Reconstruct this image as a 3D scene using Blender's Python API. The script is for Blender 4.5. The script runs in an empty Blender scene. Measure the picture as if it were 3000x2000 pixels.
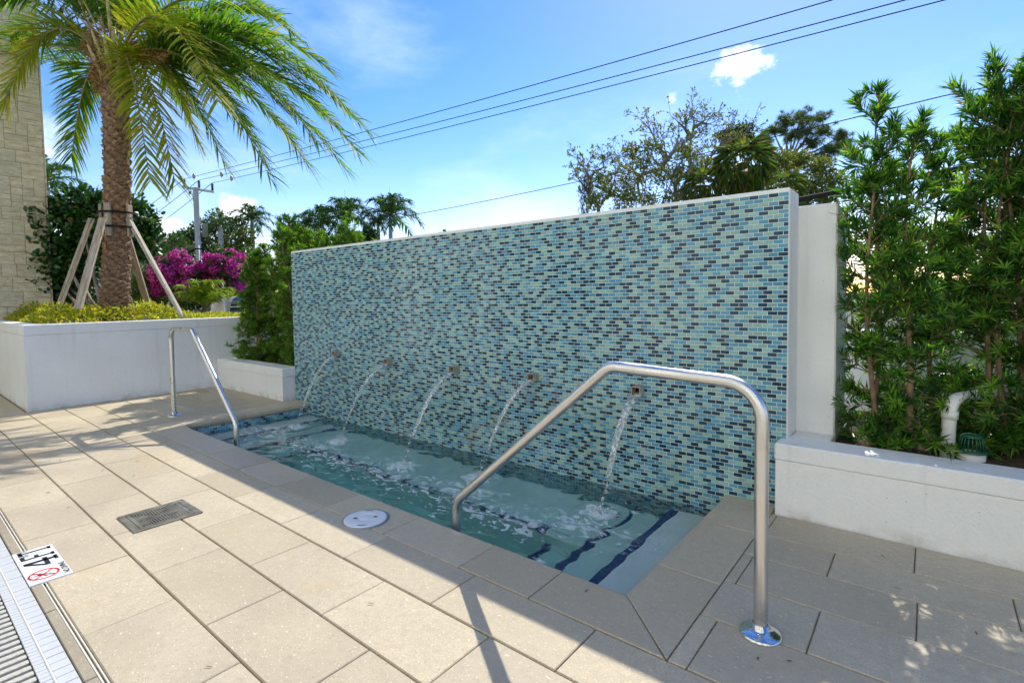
import bpy, bmesh, math, random
import numpy as np
from mathutils import Vector, Matrix, noise

random.seed(7)
RNG = np.random.default_rng(7)
SC = bpy.context.scene
COL = SC.collection

# ------------------------------------------------------------------ camera
FPX, CX, CY, EYE = 1518.29, 1500.0, 939.73, 1.25
YAW, PITCH, ROLL = -0.679744, 0.046718, -0.0139684
FW = Vector((math.sin(YAW) * math.cos(PITCH), math.cos(YAW) * math.cos(PITCH), -math.sin(PITCH)))
_r0 = Vector((math.cos(YAW), -math.sin(YAW), 0)); _u0 = _r0.cross(FW)
RT = math.cos(ROLL) * _r0 + math.sin(ROLL) * _u0
UP = -math.sin(ROLL) * _r0 + math.cos(ROLL) * _u0
cam_d = bpy.data.cameras.new('camera')
cam = bpy.data.objects.new('camera', cam_d); COL.objects.link(cam)
m = Matrix((RT, UP, -FW)).transposed().to_4x4(); m.translation = Vector((0, 0, EYE))
cam.matrix_world = m
cam_d.sensor_width = 36; cam_d.lens = 36 * FPX / 3000
cam_d.shift_y = -(1000 - CY) / 3000
cam_d.clip_start = 0.05; cam_d.clip_end = 4000
SC.camera = cam

def ray(px, py):
    return (px - CX) / FPX * RT - (py - CY) / FPX * UP + FW
def at(px, py, d):          # world point at a given depth along the view axis
    return Vector((0, 0, EYE)) + ray(px, py) * d
def on_z(px, py, z):
    r = ray(px, py); return Vector((0, 0, EYE)) + r * ((z - EYE) / r.z)
def on_y(px, py, y):
    r = ray(px, py); return Vector((0, 0, EYE)) + r * (y / r.y)
def on_x(px, py, x):
    r = ray(px, py); return Vector((0, 0, EYE)) + r * (x / r.x)

# ------------------------------------------------------------------ render look
SC.view_settings.view_transform = 'Standard'
SC.view_settings.look = 'None'
SC.view_settings.exposure = 1.45
SC.view_settings.gamma = 1.0
SC.view_settings.use_curve_mapping = False
SC.render.engine = 'CYCLES'
SC.cycles.max_bounces = 10
SC.cycles.transparent_max_bounces = 12
SC.cycles.sample_clamp_indirect = 8.0
SC.cycles.sample_clamp_direct = 2.5
SC.cycles.blur_glossy = 0.5

# ------------------------------------------------------------------ sun + sky
SUN_DIR = Vector((-0.22, 0.955, 1.0)).normalized()
sun_d = bpy.data.lights.new('sun', 'SUN'); sun_d.energy = 2.0; sun_d.angle = math.radians(0.5)
sun_d.color = (1.0, 0.94, 0.82)
sun = bpy.data.objects.new('sun', sun_d); COL.objects.link(sun)
sun.rotation_euler = (-SUN_DIR).to_track_quat('-Z', 'Y').to_euler()
sun.location = (0, 0, 30)

def nd(nt, typ, x=None, **kw):
    n = nt.nodes.new(typ)
    for k, v in kw.items():
        setattr(n, k, v)
    return n
def lk(nt, a, b):
    nt.links.new(a, b)
def mathn(nt, op, a, b=None, clamp=False):
    n = nt.nodes.new('ShaderNodeMath'); n.operation = op; n.use_clamp = clamp
    for i, v in enumerate((a, b)):
        if v is None: continue
        if isinstance(v, (int, float)): n.inputs[i].default_value = v
        else: lk(nt, v, n.inputs[i])
    return n.outputs[0]
def maprange(nt, v, a, b, c=0.0, d=1.0, smooth=True):
    n = nt.nodes.new('ShaderNodeMapRange')
    n.interpolation_type = 'SMOOTHSTEP' if smooth else 'LINEAR'
    lk(nt, v, n.inputs['Value'])
    n.inputs['From Min'].default_value = a; n.inputs['From Max'].default_value = b
    n.inputs['To Min'].default_value = c; n.inputs['To Max'].default_value = d
    return n.outputs['Result']
def mixc(nt, f, a, b, blend='MIX'):
    n = nt.nodes.new('ShaderNodeMix'); n.data_type = 'RGBA'; n.blend_type = blend
    for s, v in ((n.inputs['Factor'], f), (n.inputs['A'], a), (n.inputs['B'], b)):
        if hasattr(v, 'is_linked'): lk(nt, v, s)
        elif isinstance(v, (int, float)): s.default_value = v
        else: s.default_value = (*v, 1) if len(v) == 3 else v
    return n.outputs['Result']

W = bpy.data.worlds.new('World'); SC.world = W; W.use_nodes = True
nt = W.node_tree; nt.nodes.clear()
sky = nd(nt, 'ShaderNodeTexSky', sky_type='NISHITA', sun_disc=False)
sky.sun_elevation = math.radians(45.6)
sky.sun_rotation = math.atan2(-0.22, 0.955)
sky.altitude = 0; sky.air_density = 1.0; sky.dust_density = 0.15; sky.ozone_density = 4.0
hs = nd(nt, 'ShaderNodeHueSaturation'); hs.inputs['Saturation'].default_value = 1.52
lk(nt, mixc(nt, 1.0, sky.outputs[0], (1.0, .79, .74), 'MULTIPLY'), hs.inputs['Color'])
tc = nd(nt, 'ShaderNodeTexCoord')
nrm = nd(nt, 'ShaderNodeVectorMath', operation='NORMALIZE'); lk(nt, tc.outputs['Generated'], nrm.inputs[0])
DIRV = nrm.outputs[0]
def cloud_noise(scale, detail, seed, rough=0.6, stretch=(1, 1, 1.6)):
    mp = nd(nt, 'ShaderNodeMapping'); mp.inputs['Location'].default_value = (seed, seed * .7, seed * .3)
    mp.inputs['Scale'].default_value = stretch
    lk(nt, DIRV, mp.inputs[0])
    n = nd(nt, 'ShaderNodeTexNoise'); n.inputs['Scale'].default_value = scale; n.inputs['Detail'].default_value = detail
    n.inputs['Roughness'].default_value = rough
    lk(nt, mp.outputs[0], n.inputs['Vector'])
    return n.outputs['Fac']
def blob(px, py, rx, lo, hi, scale, seed):
    d = ray(px, py).normalized()
    vd = nd(nt, 'ShaderNodeVectorMath', operation='DISTANCE'); lk(nt, DIRV, vd.inputs[0]); vd.inputs[1].default_value = d
    core = maprange(nt, vd.outputs['Value'], rx, 0.0)
    s = mathn(nt, 'ADD', core, mathn(nt, 'MULTIPLY', mathn(nt, 'SUBTRACT', cloud_noise(scale, 12, seed, .68), 0.5), 2.6))
    return mathn(nt, 'MULTIPLY', maprange(nt, s, lo, hi), maprange(nt, vd.outputs['Value'], rx * 1.25, rx * .7))
clouds = None
for b in ((2180, 185, .062, .30, 1.0, 22, 3.1), (2110, 205, .035, .35, 1.1, 30, 8.2), (480, 700, .075, .30, .9, 13, 1.7),
          (700, 620, .045, .30, 1.0, 22, 5.3), (1970, 285, .02, .35, 2.2, 40, 4.4), (90, 430, .10, .30, 1.8, 7, 6.1),
          (120, 620, .13, .35, 1.6, 7, 9.1)):
    c = blob(*b)
    clouds = c if clouds is None else mathn(nt, 'MAXIMUM', clouds, c)
thin = maprange(nt, cloud_noise(2.2, 7, 12.3, .55, (1, 1, 2.6)), .50, .85, 0, .42)
clouds = mathn(nt, 'MAXIMUM', clouds, thin)
skyc = mixc(nt, mathn(nt, 'MULTIPLY', clouds, .92), hs.outputs[0], (5.6, 5.8, 6.1))
bg = nd(nt, 'ShaderNodeBackground'); bg.inputs['Strength'].default_value = 0.116
lk(nt, skyc, bg.inputs['Color'])
wo = nd(nt, 'ShaderNodeOutputWorld'); lk(nt, bg.outputs[0], wo.inputs['Surface'])

# ------------------------------------------------------------------ helpers
def tag(o, label=None, cat=None, group=None, kind=None):
    if label: o['label'] = label
    if cat: o['category'] = cat
    if group: o['group'] = group
    if kind: o['kind'] = kind
    return o
def link(o, parent=None):
    COL.objects.link(o)
    if parent is not None: o.parent = parent
    return o
def thing(name, label, cat, loc=(0, 0, 0), group=None):
    o = bpy.data.objects.new(name, None); o.empty_display_size = .1
    link(o); o.location = loc
    return tag(o, label, cat, group)

class MB:
    """collects shapes into one mesh"""
    def __init__(s): s.v = []; s.f = []; s.mi = []; s.sm = []
    def add(s, vs, fs, mi=0, smooth=False):
        b = len(s.v); s.v += [tuple(p) for p in vs]
        for f in fs:
            s.f.append([b + i for i in f]); s.mi.append(mi); s.sm.append(smooth)
    def box(s, x0, x1, y0, y1, z0, z1, bev=0.0, mi=0, M=None):
        if bev <= 0:
            vs = [(x, y, z) for z in (z0, z1) for y in (y0, y1) for x in (x0, x1)]
            fs = [(0, 2, 3, 1), (4, 5, 7, 6), (0, 1, 5, 4), (2, 6, 7, 3), (0, 4, 6, 2), (1, 3, 7, 5)]
        else:
            bm = bmesh.new(); bmesh.ops.create_cube(bm, size=1)
            for v in bm.verts:
                v.co = ((x0 + x1) / 2 + v.co.x * (x1 - x0), (y0 + y1) / 2 + v.co.y * (y1 - y0), (z0 + z1) / 2 + v.co.z * (z1 - z0))
            bmesh.ops.bevel(bm, geom=bm.edges[:], offset=bev, segments=1, affect='EDGES', profile=.5)
            bm.verts.index_update()
            vs = [tuple(v.co) for v in bm.verts]; fs = [[v.index for v in f.verts] for f in bm.faces]; bm.free()
        if M is not None: vs = [tuple(M @ Vector(p)) for p in vs]
        s.add(vs, fs, mi)
    def tube(s, pts, radii, n=8, mi=0, caps=True, smooth=True, squash=None):
        pts = [Vector(p) for p in pts]
        if isinstance(radii, (int, float)): radii = [radii] * len(pts)
        ref = None; vs = []
        for i, p in enumerate(pts):
            t = (pts[min(i + 1, len(pts) - 1)] - pts[max(i - 1, 0)]).normalized()
            if ref is None:
                ref = t.cross(Vector((0, 0, 1)))
                if ref.length < 1e-3: ref = Vector((1, 0, 0))
            ref = (ref - t * ref.dot(t)).normalized(); b = t.cross(ref)
            for k in range(n):
                a = 2 * math.pi * k / n
                vs.append(p + (ref * math.cos(a) + b * math.sin(a) * (squash[i] if squash else 1)) * radii[i])
        fs = []
        for i in range(len(pts) - 1):
            for k in range(n):
                k2 = (k + 1) % n
                fs.append((i * n + k, i * n + k2, (i + 1) * n + k2, (i + 1) * n + k))
        if caps:
            fs.append(tuple(range(n - 1, -1, -1))); fs.append(tuple((len(pts) - 1) * n + k for k in range(n)))
        s.add(vs, fs, mi, smooth)
    def lathe(s, prof, n=32, c=(0, 0, 0), mi=0, smooth=True):
        vs = [(c[0] + r * math.cos(2 * math.pi * k / n), c[1] + r * math.sin(2 * math.pi * k / n), c[2] + z) for r, z in prof for k in range(n)]
        fs = [(i * n + k, i * n + (k + 1) % n, (i + 1) * n + (k + 1) % n, (i + 1) * n + k) for i in range(len(prof) - 1) for k in range(n)]
        s.add(vs, fs, mi, smooth)
    def mesh(s, name, mats):
        me = bpy.data.meshes.new(name); me.from_pydata(s.v, [], s.f)
        for mt in (mats if isinstance(mats, (list, tuple)) else [mats]): me.materials.append(mt)
        me.polygons.foreach_set('material_index', s.mi); me.polygons.foreach_set('use_smooth', s.sm)
        me.update(); return me
    def build(s, name, mats, parent=None, loc=None):
        o = bpy.data.objects.new(name, s.mesh(name, mats)); link(o, parent)
        if loc is not None: o.location = loc
        return o
def np_mesh(name, V, F, mats, smooth=False, mi=None):
    """V (n,3) array, F (m,k) array of equal-sized faces"""
    me = bpy.data.meshes.new(name); V = np.asarray(V, np.float32); F = np.asarray(F, np.int32)
    me.vertices.add(len(V)); me.vertices.foreach_set('co', V.ravel())
    k = F.shape[1]
    me.loops.add(F.size); me.loops.foreach_set('vertex_index', F.ravel())
    me.polygons.add(len(F)); me.polygons.foreach_set('loop_start', np.arange(0, F.size, k, dtype=np.int32))
    try: me.polygons.foreach_set('loop_total', np.full(len(F), k, np.int32))
    except Exception: pass
    for mt in (mats if isinstance(mats, (list, tuple)) else [mats]): me.materials.append(mt)
    if mi is not None: me.polygons.foreach_set('material_index', np.asarray(mi, np.int32))
    me.polygons.foreach_set('use_smooth', np.full(len(F), smooth, bool))
    me.update(calc_edges=True); return me
def mesh_obj(name, me, parent=None):
    return link(bpy.data.objects.new(name, me), parent)

def unit(a): return a / np.maximum(np.linalg.norm(a, axis=-1, keepdims=True), 1e-9)
def rdirs(n):
    return unit(RNG.normal(size=(n, 3)))
class Leaves:
    """leaf blades: rhombs (narrow) or hexagons (oval)"""
    def __init__(s): s.P = []; s.A = []; s.U = []; s.L = []; s.W = []
    def add(s, P, A, U, L, Wd):
        P = np.atleast_2d(np.asarray(P, float)); n = len(P)
        s.P.append(P); s.A.append(np.broadcast_to(np.asarray(A, float), (n, 3))); s.U.append(np.broadcast_to(np.asarray(U, float), (n, 3)))
        s.L.append(np.broadcast_to(np.asarray(L, float), (n,))); s.W.append(np.broadcast_to(np.asarray(Wd, float), (n,)))
    def count(s): return sum(len(p) for p in s.P)
    def mesh(s, name, mat, shape='rhomb', droop=0.12, fold=0.15, keep=None):
        P = np.concatenate(s.P); A = unit(np.concatenate(s.A)); U = np.concatenate(s.U); L = np.concatenate(s.L)[:, None]; Wd = np.concatenate(s.W)[:, None]
        if keep is not None:
            k = keep(P + A * L * .8) & keep(P + A * L * .3); P, A, U, L, Wd = P[k], A[k], U[k], L[k], Wd[k]
        S = unit(np.cross(A, U)); U = np.cross(S, A)
        if shape == 'rhomb':
            pts = [P, P + A * L * .42 + S * Wd / 2 + U * Wd * fold, P + A * L - U * L * droop, P + A * L * .42 - S * Wd / 2 + U * Wd * fold]
        else:
            pts = [P, P + A * L * .35 + S * Wd * .46 + U * Wd * fold, P + A * L * .72 + S * Wd * .40 + U * (Wd * fold * .6 - L * droop * .4), P + A * L - U * L * droop,
                   P + A * L * .72 - S * Wd * .40 + U * (Wd * fold * .6 - L * droop * .4), P + A * L * .35 - S * Wd * .46 + U * Wd * fold]
        k = len(pts); n = len(P)
        V = np.stack(pts, 1).reshape(-1, 3)
        return np_mesh(name, V, np.arange(n * k).reshape(n, k), mat)

# ------------------------------------------------------------------ materials
def new_mat(name):
    mt = bpy.data.materials.new(name); mt.use_nodes = True
    nt = mt.node_tree; p = nt.nodes['Principled BSDF']
    return mt, nt, p
def simple(name, col, rough=.5, metal=0.0, noise_amt=0.0, nscale=8, bump=0.0, bscale=60, spec=.5, coat=0.0):
    mt, nt, p = new_mat(name)
    p.inputs['Base Color'].default_value = (*col, 1); p.inputs['Roughness'].default_value = rough; p.inputs['Metallic'].default_value = metal
    p.inputs['Specular IOR Level'].default_value = spec; p.inputs['Coat Weight'].default_value = coat
    tc = nd(nt, 'ShaderNodeTexCoord')
    if noise_amt:
        n = nd(nt, 'ShaderNodeTexNoise'); n.inputs['Scale'].default_value = nscale; n.inputs['Detail'].default_value = 6
        lk(nt, tc.outputs['Object'], n.inputs['Vector'])
        f = maprange(nt, n.outputs['Fac'], .3, .7)
        c = mixc(nt, f, tuple(x * (1 - noise_amt) for x in col), tuple(min(1, x * (1 + noise_amt)) for x in col))
        lk(nt, c, p.inputs['Base Color'])
    if bump:
        n = nd(nt, 'ShaderNodeTexNoise'); n.inputs['Scale'].default_value = bscale; n.inputs['Detail'].default_value = 4
        lk(nt, tc.outputs['Object'], n.inputs['Vector'])
        b = nd(nt, 'ShaderNodeBump'); b.inputs['Strength'].default_value = bump; b.inputs['Distance'].default_value = .01
        lk(nt, n.outputs['Fac'], b.inputs['Height']); lk(nt, b.outputs[0], p.inputs['Normal'])
    return mt
def leaf_mat(name, cols, trans=.35, rough=.42, spec=.4, tcol=None):
    """cols: list of (pos, rgb) picked per leaf"""
    mt, nt, p = new_mat(name)
    g = nd(nt, 'ShaderNodeNewGeometry')
    r = nd(nt, 'ShaderNodeValToRGB'); cr = r.color_ramp
    while len(cr.elements) < len(cols): cr.elements.new(.5)
    for e, (pos, c) in zip(cr.elements, cols): e.position = pos; e.color = (*c, 1)
    lk(nt, g.outputs['Random Per Island'], r.inputs[0])
    lk(nt, r.outputs[0], p.inputs['Base Color']); p.inputs['Roughness'].default_value = rough; p.inputs['Specular IOR Level'].default_value = spec
    tr = nd(nt, 'ShaderNodeBsdfTranslucent')
    c2 = mixc(nt, 1.0, r.outputs[0], tcol or (1.5, 1.5, .55), 'MULTIPLY'); lk(nt, c2, tr.inputs['Color'])
    mx = nd(nt, 'ShaderNodeMixShader'); mx.inputs[0].default_value = trans
    lk(nt, p.outputs[0], mx.inputs[1]); lk(nt, tr.outputs[0], mx.inputs[2])
    lk(nt, mx.outputs[0], nt.nodes['Material Output'].inputs['Surface'])
    return mt

def stone_mat(name, base, tone=.10, flecks=.8, wet=0.0):
    mt, nt, p = new_mat(name)
    tc = nd(nt, 'ShaderNodeTexCoord'); oi = nd(nt, 'ShaderNodeObjectInfo'); g = nd(nt, 'ShaderNodeNewGeometry')
    pos = g.outputs['Position']
    big = nd(nt, 'ShaderNodeTexNoise'); big.inputs['Scale'].default_value = 2.3; big.inputs['Detail'].default_value = 6; lk(nt, pos, big.inputs['Vector'])
    fine = nd(nt, 'ShaderNodeTexNoise'); fine.inputs['Scale'].default_value = 210; fine.inputs['Detail'].default_value = 3; lk(nt, pos, fine.inputs['Vector'])
    c = mixc(nt, maprange(nt, big.outputs['Fac'], .35, .68), tuple(x * (1 - tone) for x in base), tuple(x * (1 + tone * .6) for x in base))
    warm = mixc(nt, maprange(nt, oi.outputs['Random'], 0, 1, 0, .35, False), c, tuple(b * k for b, k in zip(base, (1.02, .95, .82))))
    val = nd(nt, 'ShaderNodeHueSaturation'); lk(nt, warm, val.inputs['Color'])
    h = mathn(nt, 'FRACT', mathn(nt, 'MULTIPLY', oi.outputs['Random'], 7.31))
    lk(nt, maprange(nt, h, 0, 1, .87, 1.08, False), val.inputs['Value'])
    med = nd(nt, 'ShaderNodeTexNoise'); med.inputs['Scale'].default_value = 27; med.inputs['Detail'].default_value = 7; med.inputs['Roughness'].default_value = .7; lk(nt, pos, med.inputs['Vector'])
    c = mixc(nt, maprange(nt, fine.outputs['Fac'], .3, .7, 0, .6), val.outputs[0], tuple(x * .66 for x in base))
    c = mixc(nt, maprange(nt, med.outputs['Fac'], .40, .70, 0, .42), c, tuple(x * .62 for x in base))
    # shell flecks (pale) and pits (dark), drawn out sideways
    mp = nd(nt, 'ShaderNodeMapping'); mp.inputs['Scale'].default_value = (1, 1.9, 1); mp.inputs['Rotation'].default_value = (0, 0, .35); lk(nt, pos, mp.inputs[0])
    wob = nd(nt, 'ShaderNodeTexNoise'); wob.inputs['Scale'].default_value = 14; lk(nt, pos, wob.inputs['Vector'])
    va = nd(nt, 'ShaderNodeVectorMath', operation='MULTIPLY_ADD'); lk(nt, wob.outputs['Color'], va.inputs[0]); va.inputs[1].default_value = (.06, .06, .06); lk(nt, mp.outputs[0], va.inputs[2])
    def spots(scale, r0, r1, keep):
        v = nd(nt, 'ShaderNodeTexVoronoi'); v.inputs['Scale'].default_value = scale; lk(nt, va.outputs[0], v.inputs['Vector'])
        sep = nd(nt, 'ShaderNodeSeparateColor'); lk(nt, v.outputs['Color'], sep.inputs[0])
        return mathn(nt, 'MULTIPLY', maprange(nt, v.outputs['Distance'], r1, r0), mathn(nt, 'LESS_THAN', sep.outputs[0], keep)), sep
    w1, _ = spots(24, .08, .20, .20)
    w2, _ = spots(70, .14, .30, .25)
    d1, _ = spots(38, .07, .17, .22)
    d2, _ = spots(85, .12, .32, .26)
    c = mixc(nt, mathn(nt, 'MULTIPLY', mathn(nt, 'MAXIMUM', w1, w2), .75 * flecks), c, tuple(min(.85, x * 1.5) for x in base))
    c = mixc(nt, mathn(nt, 'MULTIPLY', mathn(nt, 'MAXIMUM', d1, d2), .62 * flecks), c, tuple(x * .33 for x in base))
    st = nd(nt, 'ShaderNodeTexNoise'); st.inputs['Scale'].default_value = 1.1; st.inputs['Detail'].default_value = 7; st.inputs['Roughness'].default_value = .7
    mo = nd(nt, 'ShaderNodeVectorMath', operation='ADD'); lk(nt, pos, mo.inputs[0]); mo.inputs[1].default_value = (7, 3, 1); lk(nt, mo.outputs[0], st.inputs['Vector'])
    c = mixc(nt, maprange(nt, st.outputs['Fac'], .54, .74, 0, .55), c, tuple(b * k for b, k in zip(base, (.86, .66, .44))))
    lk(nt, c, p.inputs['Base Color'])
    p.inputs['Specular IOR Level'].default_value = .35
    lk(nt, maprange(nt, big.outputs['Fac'], .3, .7, .55 - wet, .72 - wet), p.inputs['Roughness'])
    hgt = mathn(nt, 'SUBTRACT', mathn(nt, 'MULTIPLY', fine.outputs['Fac'], .35), mathn(nt, 'MAXIMUM', d1, d2))
    b = nd(nt, 'ShaderNodeBump'); b.inputs['Strength'].default_value = .35; b.inputs['Distance'].default_value = .002
    lk(nt, hgt, b.inputs['Height']); lk(nt, b.outputs[0], p.inputs['Normal'])
    return mt

def stucco_mat(name, col=(.84, .85, .84), scale=70, strength=.42):
    mt, nt, p = new_mat(name)
    g = nd(nt, 'ShaderNodeNewGeometry'); pos = g.outputs['Position']
    mp = nd(nt, 'ShaderNodeMapping'); mp.inputs['Scale'].default_value = (1, 1, .55); lk(nt, pos, mp.inputs[0])
    n1 = nd(nt, 'ShaderNodeTexNoise'); n1.inputs['Scale'].default_value = scale; n1.inputs['Detail'].default_value = 5; n1.inputs['Roughness'].default_value = .6; lk(nt, mp.outputs[0], n1.inputs['Vector'])
    v1 = nd(nt, 'ShaderNodeTexVoronoi'); v1.inputs['Scale'].default_value = scale * .6; lk(nt, mp.outputs[0], v1.inputs['Vector'])
    n2 = nd(nt, 'ShaderNodeTexNoise'); n2.inputs['Scale'].default_value = 2.0; n2.inputs['Detail'].default_value = 6; lk(nt, pos, n2.inputs['Vector'])
    c = mixc(nt, maprange(nt, n2.outputs['Fac'], .35, .7), tuple(x * .95 for x in col), col)
    sx = nd(nt, 'ShaderNodeSeparateXYZ'); lk(nt, pos, sx.inputs[0])
    n3 = nd(nt, 'ShaderNodeTexNoise'); n3.inputs['Scale'].default_value = 9; n3.inputs['Detail'].default_value = 6; lk(nt, pos, n3.inputs['Vector'])
    grime = mathn(nt, 'MULTIPLY', maprange(nt, sx.outputs['Z'], .10, .0), maprange(nt, n3.outputs['Fac'], .40, .7))
    c = mixc(nt, mathn(nt, 'MULTIPLY', grime, .5), c, (.42, .38, .30))
    pit = nd(nt, 'ShaderNodeTexVoronoi'); pit.inputs['Scale'].default_value = 26; lk(nt, pos, pit.inputs['Vector'])
    ps = nd(nt, 'ShaderNodeSeparateColor'); lk(nt, pit.outputs['Color'], ps.inputs[0])
    pm = mathn(nt, 'MULTIPLY', maprange(nt, pit.outputs['Distance'], .12, .05), mathn(nt, 'LESS_THAN', ps.outputs[0], .05))
    c = mixc(nt, mathn(nt, 'MULTIPLY', pm, .6), c, (.3, .3, .28))
    dp_ = nd(nt, 'ShaderNodeMapping'); dp_.inputs['Scale'].default_value = (9, 9, .5); lk(nt, pos, dp_.inputs[0])
    dn = nd(nt, 'ShaderNodeTexNoise'); dn.inputs['Scale'].default_value = 1.4; dn.inputs['Detail'].default_value = 6; lk(nt, dp_.outputs[0], dn.inputs['Vector'])
    c = mixc(nt, maprange(nt, dn.outputs['Fac'], .55, .75, 0, .22), c, (.55, .54, .48))
    lk(nt, c, p.inputs['Base Color']); p.inputs['Roughness'].default_value = .7; p.inputs['Specular IOR Level'].default_value = .3
    hgt = mathn(nt, 'ADD', maprange(nt, n1.outputs['Fac'], .42, .62), mathn(nt, 'MULTIPLY', v1.outputs['Distance'], .5))
    b = nd(nt, 'ShaderNodeBump'); b.inputs['Strength'].default_value = strength; b.inputs['Distance'].default_value = .004
    lk(nt, hgt, b.inputs['Height']); lk(nt, b.outputs[0], p.inputs['Normal'])
    return mt

def glass_tile(name, col, var=.10):
    mt, nt, p = new_mat(name)
    g = nd(nt, 'ShaderNodeNewGeometry'); pos = g.outputs['Position']
    oi = nd(nt, 'ShaderNodeObjectInfo')
    hv = nd(nt, 'ShaderNodeHueSaturation'); hv.inputs['Color'].default_value = (*col, 1)
    rnd = mathn(nt, 'FRACT', mathn(nt, 'ADD', g.outputs['Random Per Island'], mathn(nt, 'MULTIPLY', oi.outputs['Random'], 3.7)))
    lk(nt, maprange(nt, rnd, 0, 1, 1 - var, 1 + var, False), hv.inputs['Value'])
    # scale and limescale haze left by splashing, low on the wall
    n = nd(nt, 'ShaderNodeTexNoise'); n.inputs['Scale'].default_value = 2.1; n.inputs['Detail'].default_value = 8; n.inputs['Roughness'].default_value = .68; lk(nt, pos, n.inputs['Vector'])
    sx = nd(nt, 'ShaderNodeSeparateXYZ'); lk(nt, pos, sx.inputs[0])
    low = maprange(nt, sx.outputs['Z'], .62, .25)
    film = mathn(nt, 'MULTIPLY', low, maprange(nt, n.outputs['Fac'], .52, .70))
    c = mixc(nt, mathn(nt, 'MULTIPLY', film, .38), hv.outputs[0], (.34, .42, .36))
    lk(nt, c, p.inputs['Base Color'])
    lk(nt, mathn(nt, 'ADD', mathn(nt, 'MULTIPLY', film, .3), .10), p.inputs['Roughness'])
    p.inputs['Specular IOR Level'].default_value = .3
    w = nd(nt, 'ShaderNodeTexNoise'); w.inputs['Scale'].default_value = 45; lk(nt, pos, w.inputs['Vector'])
    b = nd(nt, 'ShaderNodeBump'); b.inputs['Strength'].default_value = .12; b.inputs['Distance'].default_value = .003; lk(nt, w.outputs['Fac'], b.inputs['Height']); lk(nt, b.outputs[0], p.inputs['Normal'])
    return mt

M = {}
M['paver'] = stone_mat('shellstone_paver', (.585, .505, .37))
M['coping'] = stone_mat('shellstone_coping', (.60, .505, .365), wet=.22)
M['curb'] = stone_mat('shellstone_strip', (.40, .35, .26))
M['bed'] = simple('joint_sand', (.27, .20, .12), .95, noise_amt=.3, nscale=30)
M['stucco'] = stucco_mat('white_stucco')
M['stucco_rough'] = stucco_mat('white_stucco_rough', (.84, .85, .84), 90, .38)
M['tile_dark'] = glass_tile('navy_glass_tile', (.010, .055, .11), .25)
M['tile_blue'] = glass_tile('blue_glass_tile', (.085, .30, .45), .14)
M['tile_pale'] = glass_tile('pale_green_glass_tile', (.25, .45, .44), .12)
def grout_mat():
    mt, nt, p = new_mat('grout')
    g = nd(nt, 'ShaderNodeNewGeometry'); pos = g.outputs['Position']; sx = nd(nt, 'ShaderNodeSeparateXYZ'); lk(nt, pos, sx.inputs[0])
    n = nd(nt, 'ShaderNodeTexNoise'); n.inputs['Scale'].default_value = 2.4; n.inputs['Detail'].default_value = 6; lk(nt, pos, n.inputs['Vector'])
    mp = nd(nt, 'ShaderNodeMapping'); mp.inputs['Scale'].default_value = (5, 1, .6); lk(nt, pos, mp.inputs[0])
    n2 = nd(nt, 'ShaderNodeTexNoise'); n2.inputs['Scale'].default_value = 1.6; n2.inputs['Detail'].default_value = 6; lk(nt, mp.outputs[0], n2.inputs['Vector'])
    st = mathn(nt, 'MULTIPLY', maprange(nt, sx.outputs['Z'], .75, .2), maprange(nt, mathn(nt, 'ADD', n.outputs['Fac'], n2.outputs['Fac']), .8, 1.15))
    lk(nt, mixc(nt, st, (.84, .86, .76), (.58, .52, .27)), p.inputs['Base Color']); p.inputs['Roughness'].default_value = .8
    return mt
M['grout'] = grout_mat()
M['soil'] = simple('soil', (.055, .035, .02), .95, noise_amt=.5, nscale=25, bump=.8, bscale=50)
M['ground'] = simple('ground_cover', (.10, .12, .05), .95, noise_amt=.4, nscale=.8)
M['white_tile'] = simple('white_glazed_tile', (.56, .58, .60), .25, noise_amt=.03, nscale=4)
M['bead'] = simple('cream_bead', (.70, .68, .60), .4)
M['slat'] = simple('grate_slat_plastic', (.52, .51, .45), .5, noise_amt=.08, nscale=40, bump=.4, bscale=160)
M['white_wall'] = simple('bounce_render', (.88, .85, .72), .8, noise_amt=.03, nscale=2)  # cream tint warms the light bounced off the added building
M['window_glass'] = simple('window_glass', (.12, .16, .18), .05)
M['opening_shade'] = simple('opening_shade', (.012, .012, .010), .8)  # near-black colour painted in for the shade inside openings
M['plastic_white'] = simple('white_plastic', (.78, .80, .80), .35, noise_amt=.03, nscale=12)
M['drain_metal'] = simple('weathered_brass', (.27, .25, .19), .42, .55, noise_amt=.35, nscale=14, bump=.2, bscale=120)
M['sign_white'] = simple('sign_white', (.80, .81, .83), .35)
M['sign_black'] = simple('sign_black', (.02, .022, .028), .4)
M['sign_red'] = simple('sign_red', (.62, .02, .02), .4)
M['pvc'] = simple('pvc', (.74, .74, .72), .4, noise_amt=.06, nscale=20)
M['pvc_print'] = simple('pvc_print', (.35, .05, .07), .5)
M['dome_green'] = simple('green_plastic', (.012, .10, .05), .4)
M['wood'] = None
M['black'] = simple('black_rubber', (.012, .012, .013), .8, spec=.2)
M['concrete_pole'] = simple('pole_concrete', (.42, .42, .40), .8, noise_amt=.12, nscale=3)
M['grey_metal'] = simple('galvanised', (.36, .38, .38), .5, .6)
M['insul'] = simple('insulator_grey', (.06, .06, .065), .9, spec=.1)
M['spout'] = simple('spout_stone', (.40, .35, .27), .5, noise_amt=.2, nscale=30)
M['navy_band'] = simple('navy_step_tile', (.008, .04, .20), .2, noise_amt=.3, nscale=40)
M['plaster'] = simple('spa_plaster', (.88, .95, .89), .6, noise_amt=.08, nscale=3)
M['leafbrown'] = simple('dry_leaf', (.17, .09, .04), .7)

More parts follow.
